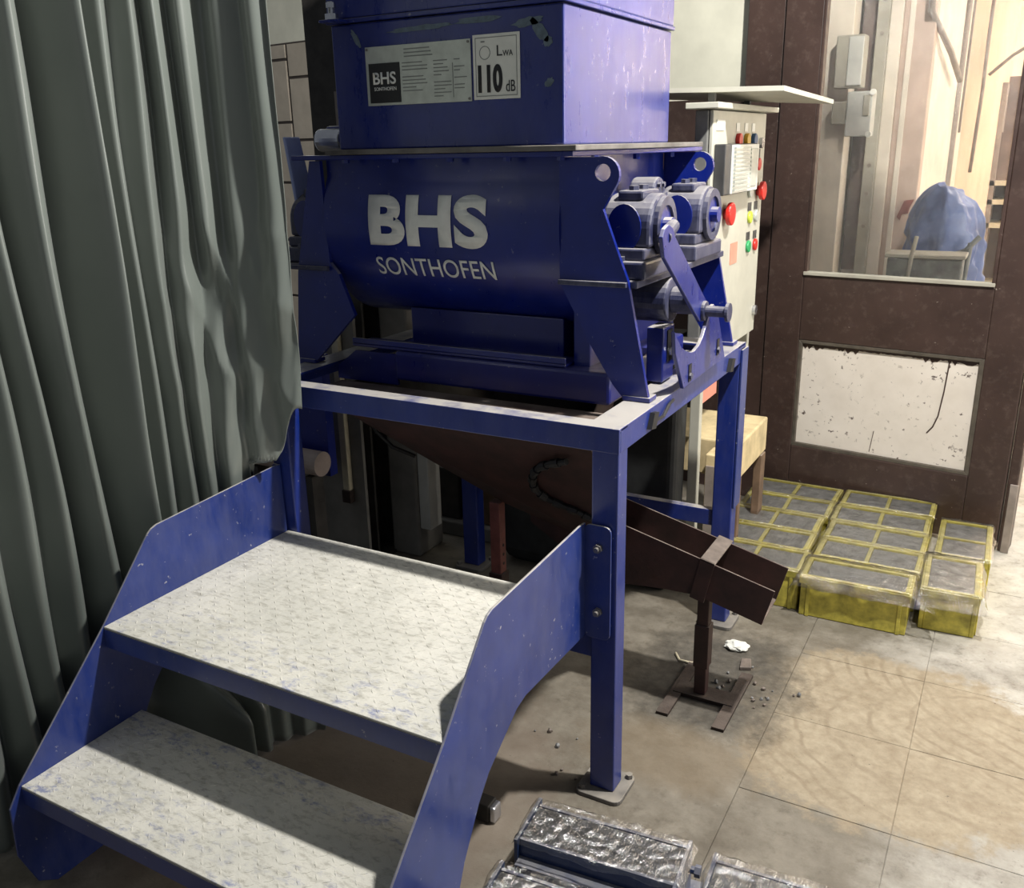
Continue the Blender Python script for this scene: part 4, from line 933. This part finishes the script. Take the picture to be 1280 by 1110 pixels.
# ------------------------------------------------------------------ curtain
def cpath(k, z):
    """plan position and outward shift; k 0..1 from the near end to the free edge"""
    P = [(-1.36, -1.50), (-1.25, -1.10), (-1.19, -0.74), (-1.155, -0.42), (-1.11, -0.20), (-1.00, -0.085), (-0.845, -0.045)]
    t_ = k*(len(P)-1); i = min(int(t_), len(P)-2); f_ = t_-i; 
    def cr(A):
        p0, p1, p2, p3 = A[max(i-1, 0)], A[i], A[i+1], A[min(i+2, len(A)-1)]
        return [0.5*((2*p1[j])+(-p0[j]+p2[j])*f_+(2*p0[j]-5*p1[j]+4*p2[j]-p3[j])*f_*f_+(-p0[j]+3*p1[j]-3*p2[j]+p3[j])*f_**3) for j in (0, 1)]
    a = cr(P); return a[0], a[1]
def smooth01(x): x = max(0, min(1, x)); return x*x*(3-2*x)
def hem(k):
    """height of the cloth's lower edge: on the floor, then caught up over the side of the steps"""
    return 0.012+0.62*smooth01((k-0.765)/0.05)+0.28*smooth01((k-0.80)/0.20)+0.01*math.sin(k*60)*smooth01((k-0.8)/0.1)
FC = [0.02, 0.10, 0.17, 0.24, 0.30, 0.345, 0.385, 0.42, 0.462, 0.552, 0.606, 0.66, 0.71, 0.775, 0.86, 0.95, 1.03]     # fold crests along the cloth
FA = [0.05, 0.055, 0.05, 0.05, 0.045, 0.04, 0.035, 0.038, 0.070, 0.095, 0.036, 0.024, 0.024, 0.020, 0.015, 0.010, 0.01]
def foldf(k, z):
    k2 = k+0.006*math.sin(2.1*z+9*k)+0.004*math.sin(5*z+31*k)
    i = 0
    while i < len(FC)-2 and FC[i+1] < k2: i += 1
    f_ = max(0, min(1, (k2-FC[i])/(FC[i+1]-FC[i])))
    a = FA[i]*(1-f_)+FA[i+1]*f_
    c = 0.5+0.5*math.cos(2*math.pi*f_)
    return a*(c**0.8*2-1)
def cpt(k, v):
    z0 = hem(k); z = z0+(2.76-z0)*v
    x, y = cpath(k, z)
    e = 0.004; x2, y2 = cpath(min(1, k+e), z); x1, y1 = cpath(max(0, k-e), z)
    dx, dy = x2-x1, y2-y1; l_ = math.hypot(dx, dy) or 1; nx, ny = dy/l_, -dx/l_
    fold = foldf(k, z)
    wr = smooth01((k-0.60)/0.15)*smooth01((1.55-z)/0.35)
    fold = fold*(1-0.35*wr)
    q = k*1.9                       # metres along the cloth, roughly
    fold += wr*0.024*(1-abs(mnoise.noise(Vector((q*5+z*2.6, z*2.0-q*3, 2.0))))*2)*0.8
    fold += wr*0.009*mnoise.noise(Vector((q*14-z*6, z*5+q*4, 5.0)))
    fold *= 1-0.5*smooth01((0.30-z)/0.16)*smooth01((y+0.45)/0.12)
    fold += 0.006*mnoise.noise(Vector((q*14, z*1.5, 9.0)))
    x += nx*fold; y += ny*fold
    push = smooth01((0.30-z)/0.16)*smooth01((y+0.45)/0.12)
    x += push*0.24
    if z < 0.76: x = min(x, -1.006) if z > 0.40 or y < -0.45 else x
    return Vector((x, y, z))
cu = thing('curtain', 'heavy grey-green satin curtain hanging beside the steps and mixer', 'curtain', (-1.2, -0.6, 0))
MB().grid(cpt, 420, 150).build('cloth', 'curtain_satin', cu, smooth=True, solid=0.002)

# ------------------------------------------------------------------ bits on the floor
tag(MB().prism([(0.118, 0.700), (0.150, 0.715), (0.135, 0.765), (0.108, 0.755)], 0.0005, 0.012, 'z').build('steel_offcut', 'strap_grey', bevel=0.002), 'small pale steel offcut lying by the chute foot', 'offcut')
tag(MB().tube([(-0.085, 0.70, 0.006), (-0.06, 0.665, 0.006), (-0.02, 0.665, 0.007), (0.015, 0.70, 0.006)], 0.004, 6).build('wire_piece', 'cream_strip', smooth=True), 'bent pale wire lying on the floor beside the stand leg', 'wire')
b = MB(); bmesh.ops.create_icosphere(b.bm, subdivisions=3, radius=1.0)
for v in b.bm.verts:
    q = 1+0.35*mnoise.noise(v.co*2.2); v.co = Vector((v.co.x*0.036*q, v.co.y*0.026*q, max(-0.010, v.co.z*0.014*q)))
t = tag(b.build('white_paper', 'sticker_white'), 'crumpled white scrap on the floor behind the stand leg', 'scrap'); t.location = (0.075, 0.82, 0.0105)
tag(MB().prism([(-0.86, 1.10), (-0.78, 1.12), (-0.80, 1.17), (-0.88, 1.15)], 0.0005, 0.01, 'z').build('white_paper', 'sticker_white', bevel=0.002), 'flat white scrap lying behind the rear leg', 'scrap')
MB_d = MB().box(-0.36, -0.225, -0.225, -0.185, 0.001, 0.05)
t = thing('steel_bar', 'dark square steel bar with shiny end under the platform', 'bar', (-0.3, -0.2, 0))
MB_d.build('bar_body', 'steel_dark', t, bevel=0.003); MB().box(-0.225, -0.21, -0.222, -0.188, 0.004, 0.047).build('bar_end', 'bright_metal', t, bevel=0.004)
rk = random.Random(11)
for i in range(26):
    x, y = (rk.gauss(0.17, 0.05), rk.gauss(0.60, 0.06)) if i < 18 else (rk.uniform(-0.3, -0.1), rk.uniform(0.0, 0.18))
    if 0.120 < x < 0.175 and y < 0.70: x += 0.062
    r_ = rk.uniform(0.003, 0.008)
    b = MB(); bmesh.ops.create_icosphere(b.bm, subdivisions=1, radius=r_)
    for v in b.bm.verts: v.co = v.co*rk.uniform(0.7, 1.25)
    o = b.build('gravel_chip', 'mortar_grey' if i % 2 else 'strap_grey'); o.location = (x, y, r_*0.7)
    tag(o, 'small gravel chip lying on the floor beside the chute foot' if i < 18 else 'small gravel chip on the floor between the steps and the front frame leg', 'gravel', 'gravel chips by the chute foot' if i < 18 else 'gravel chips by the front leg')
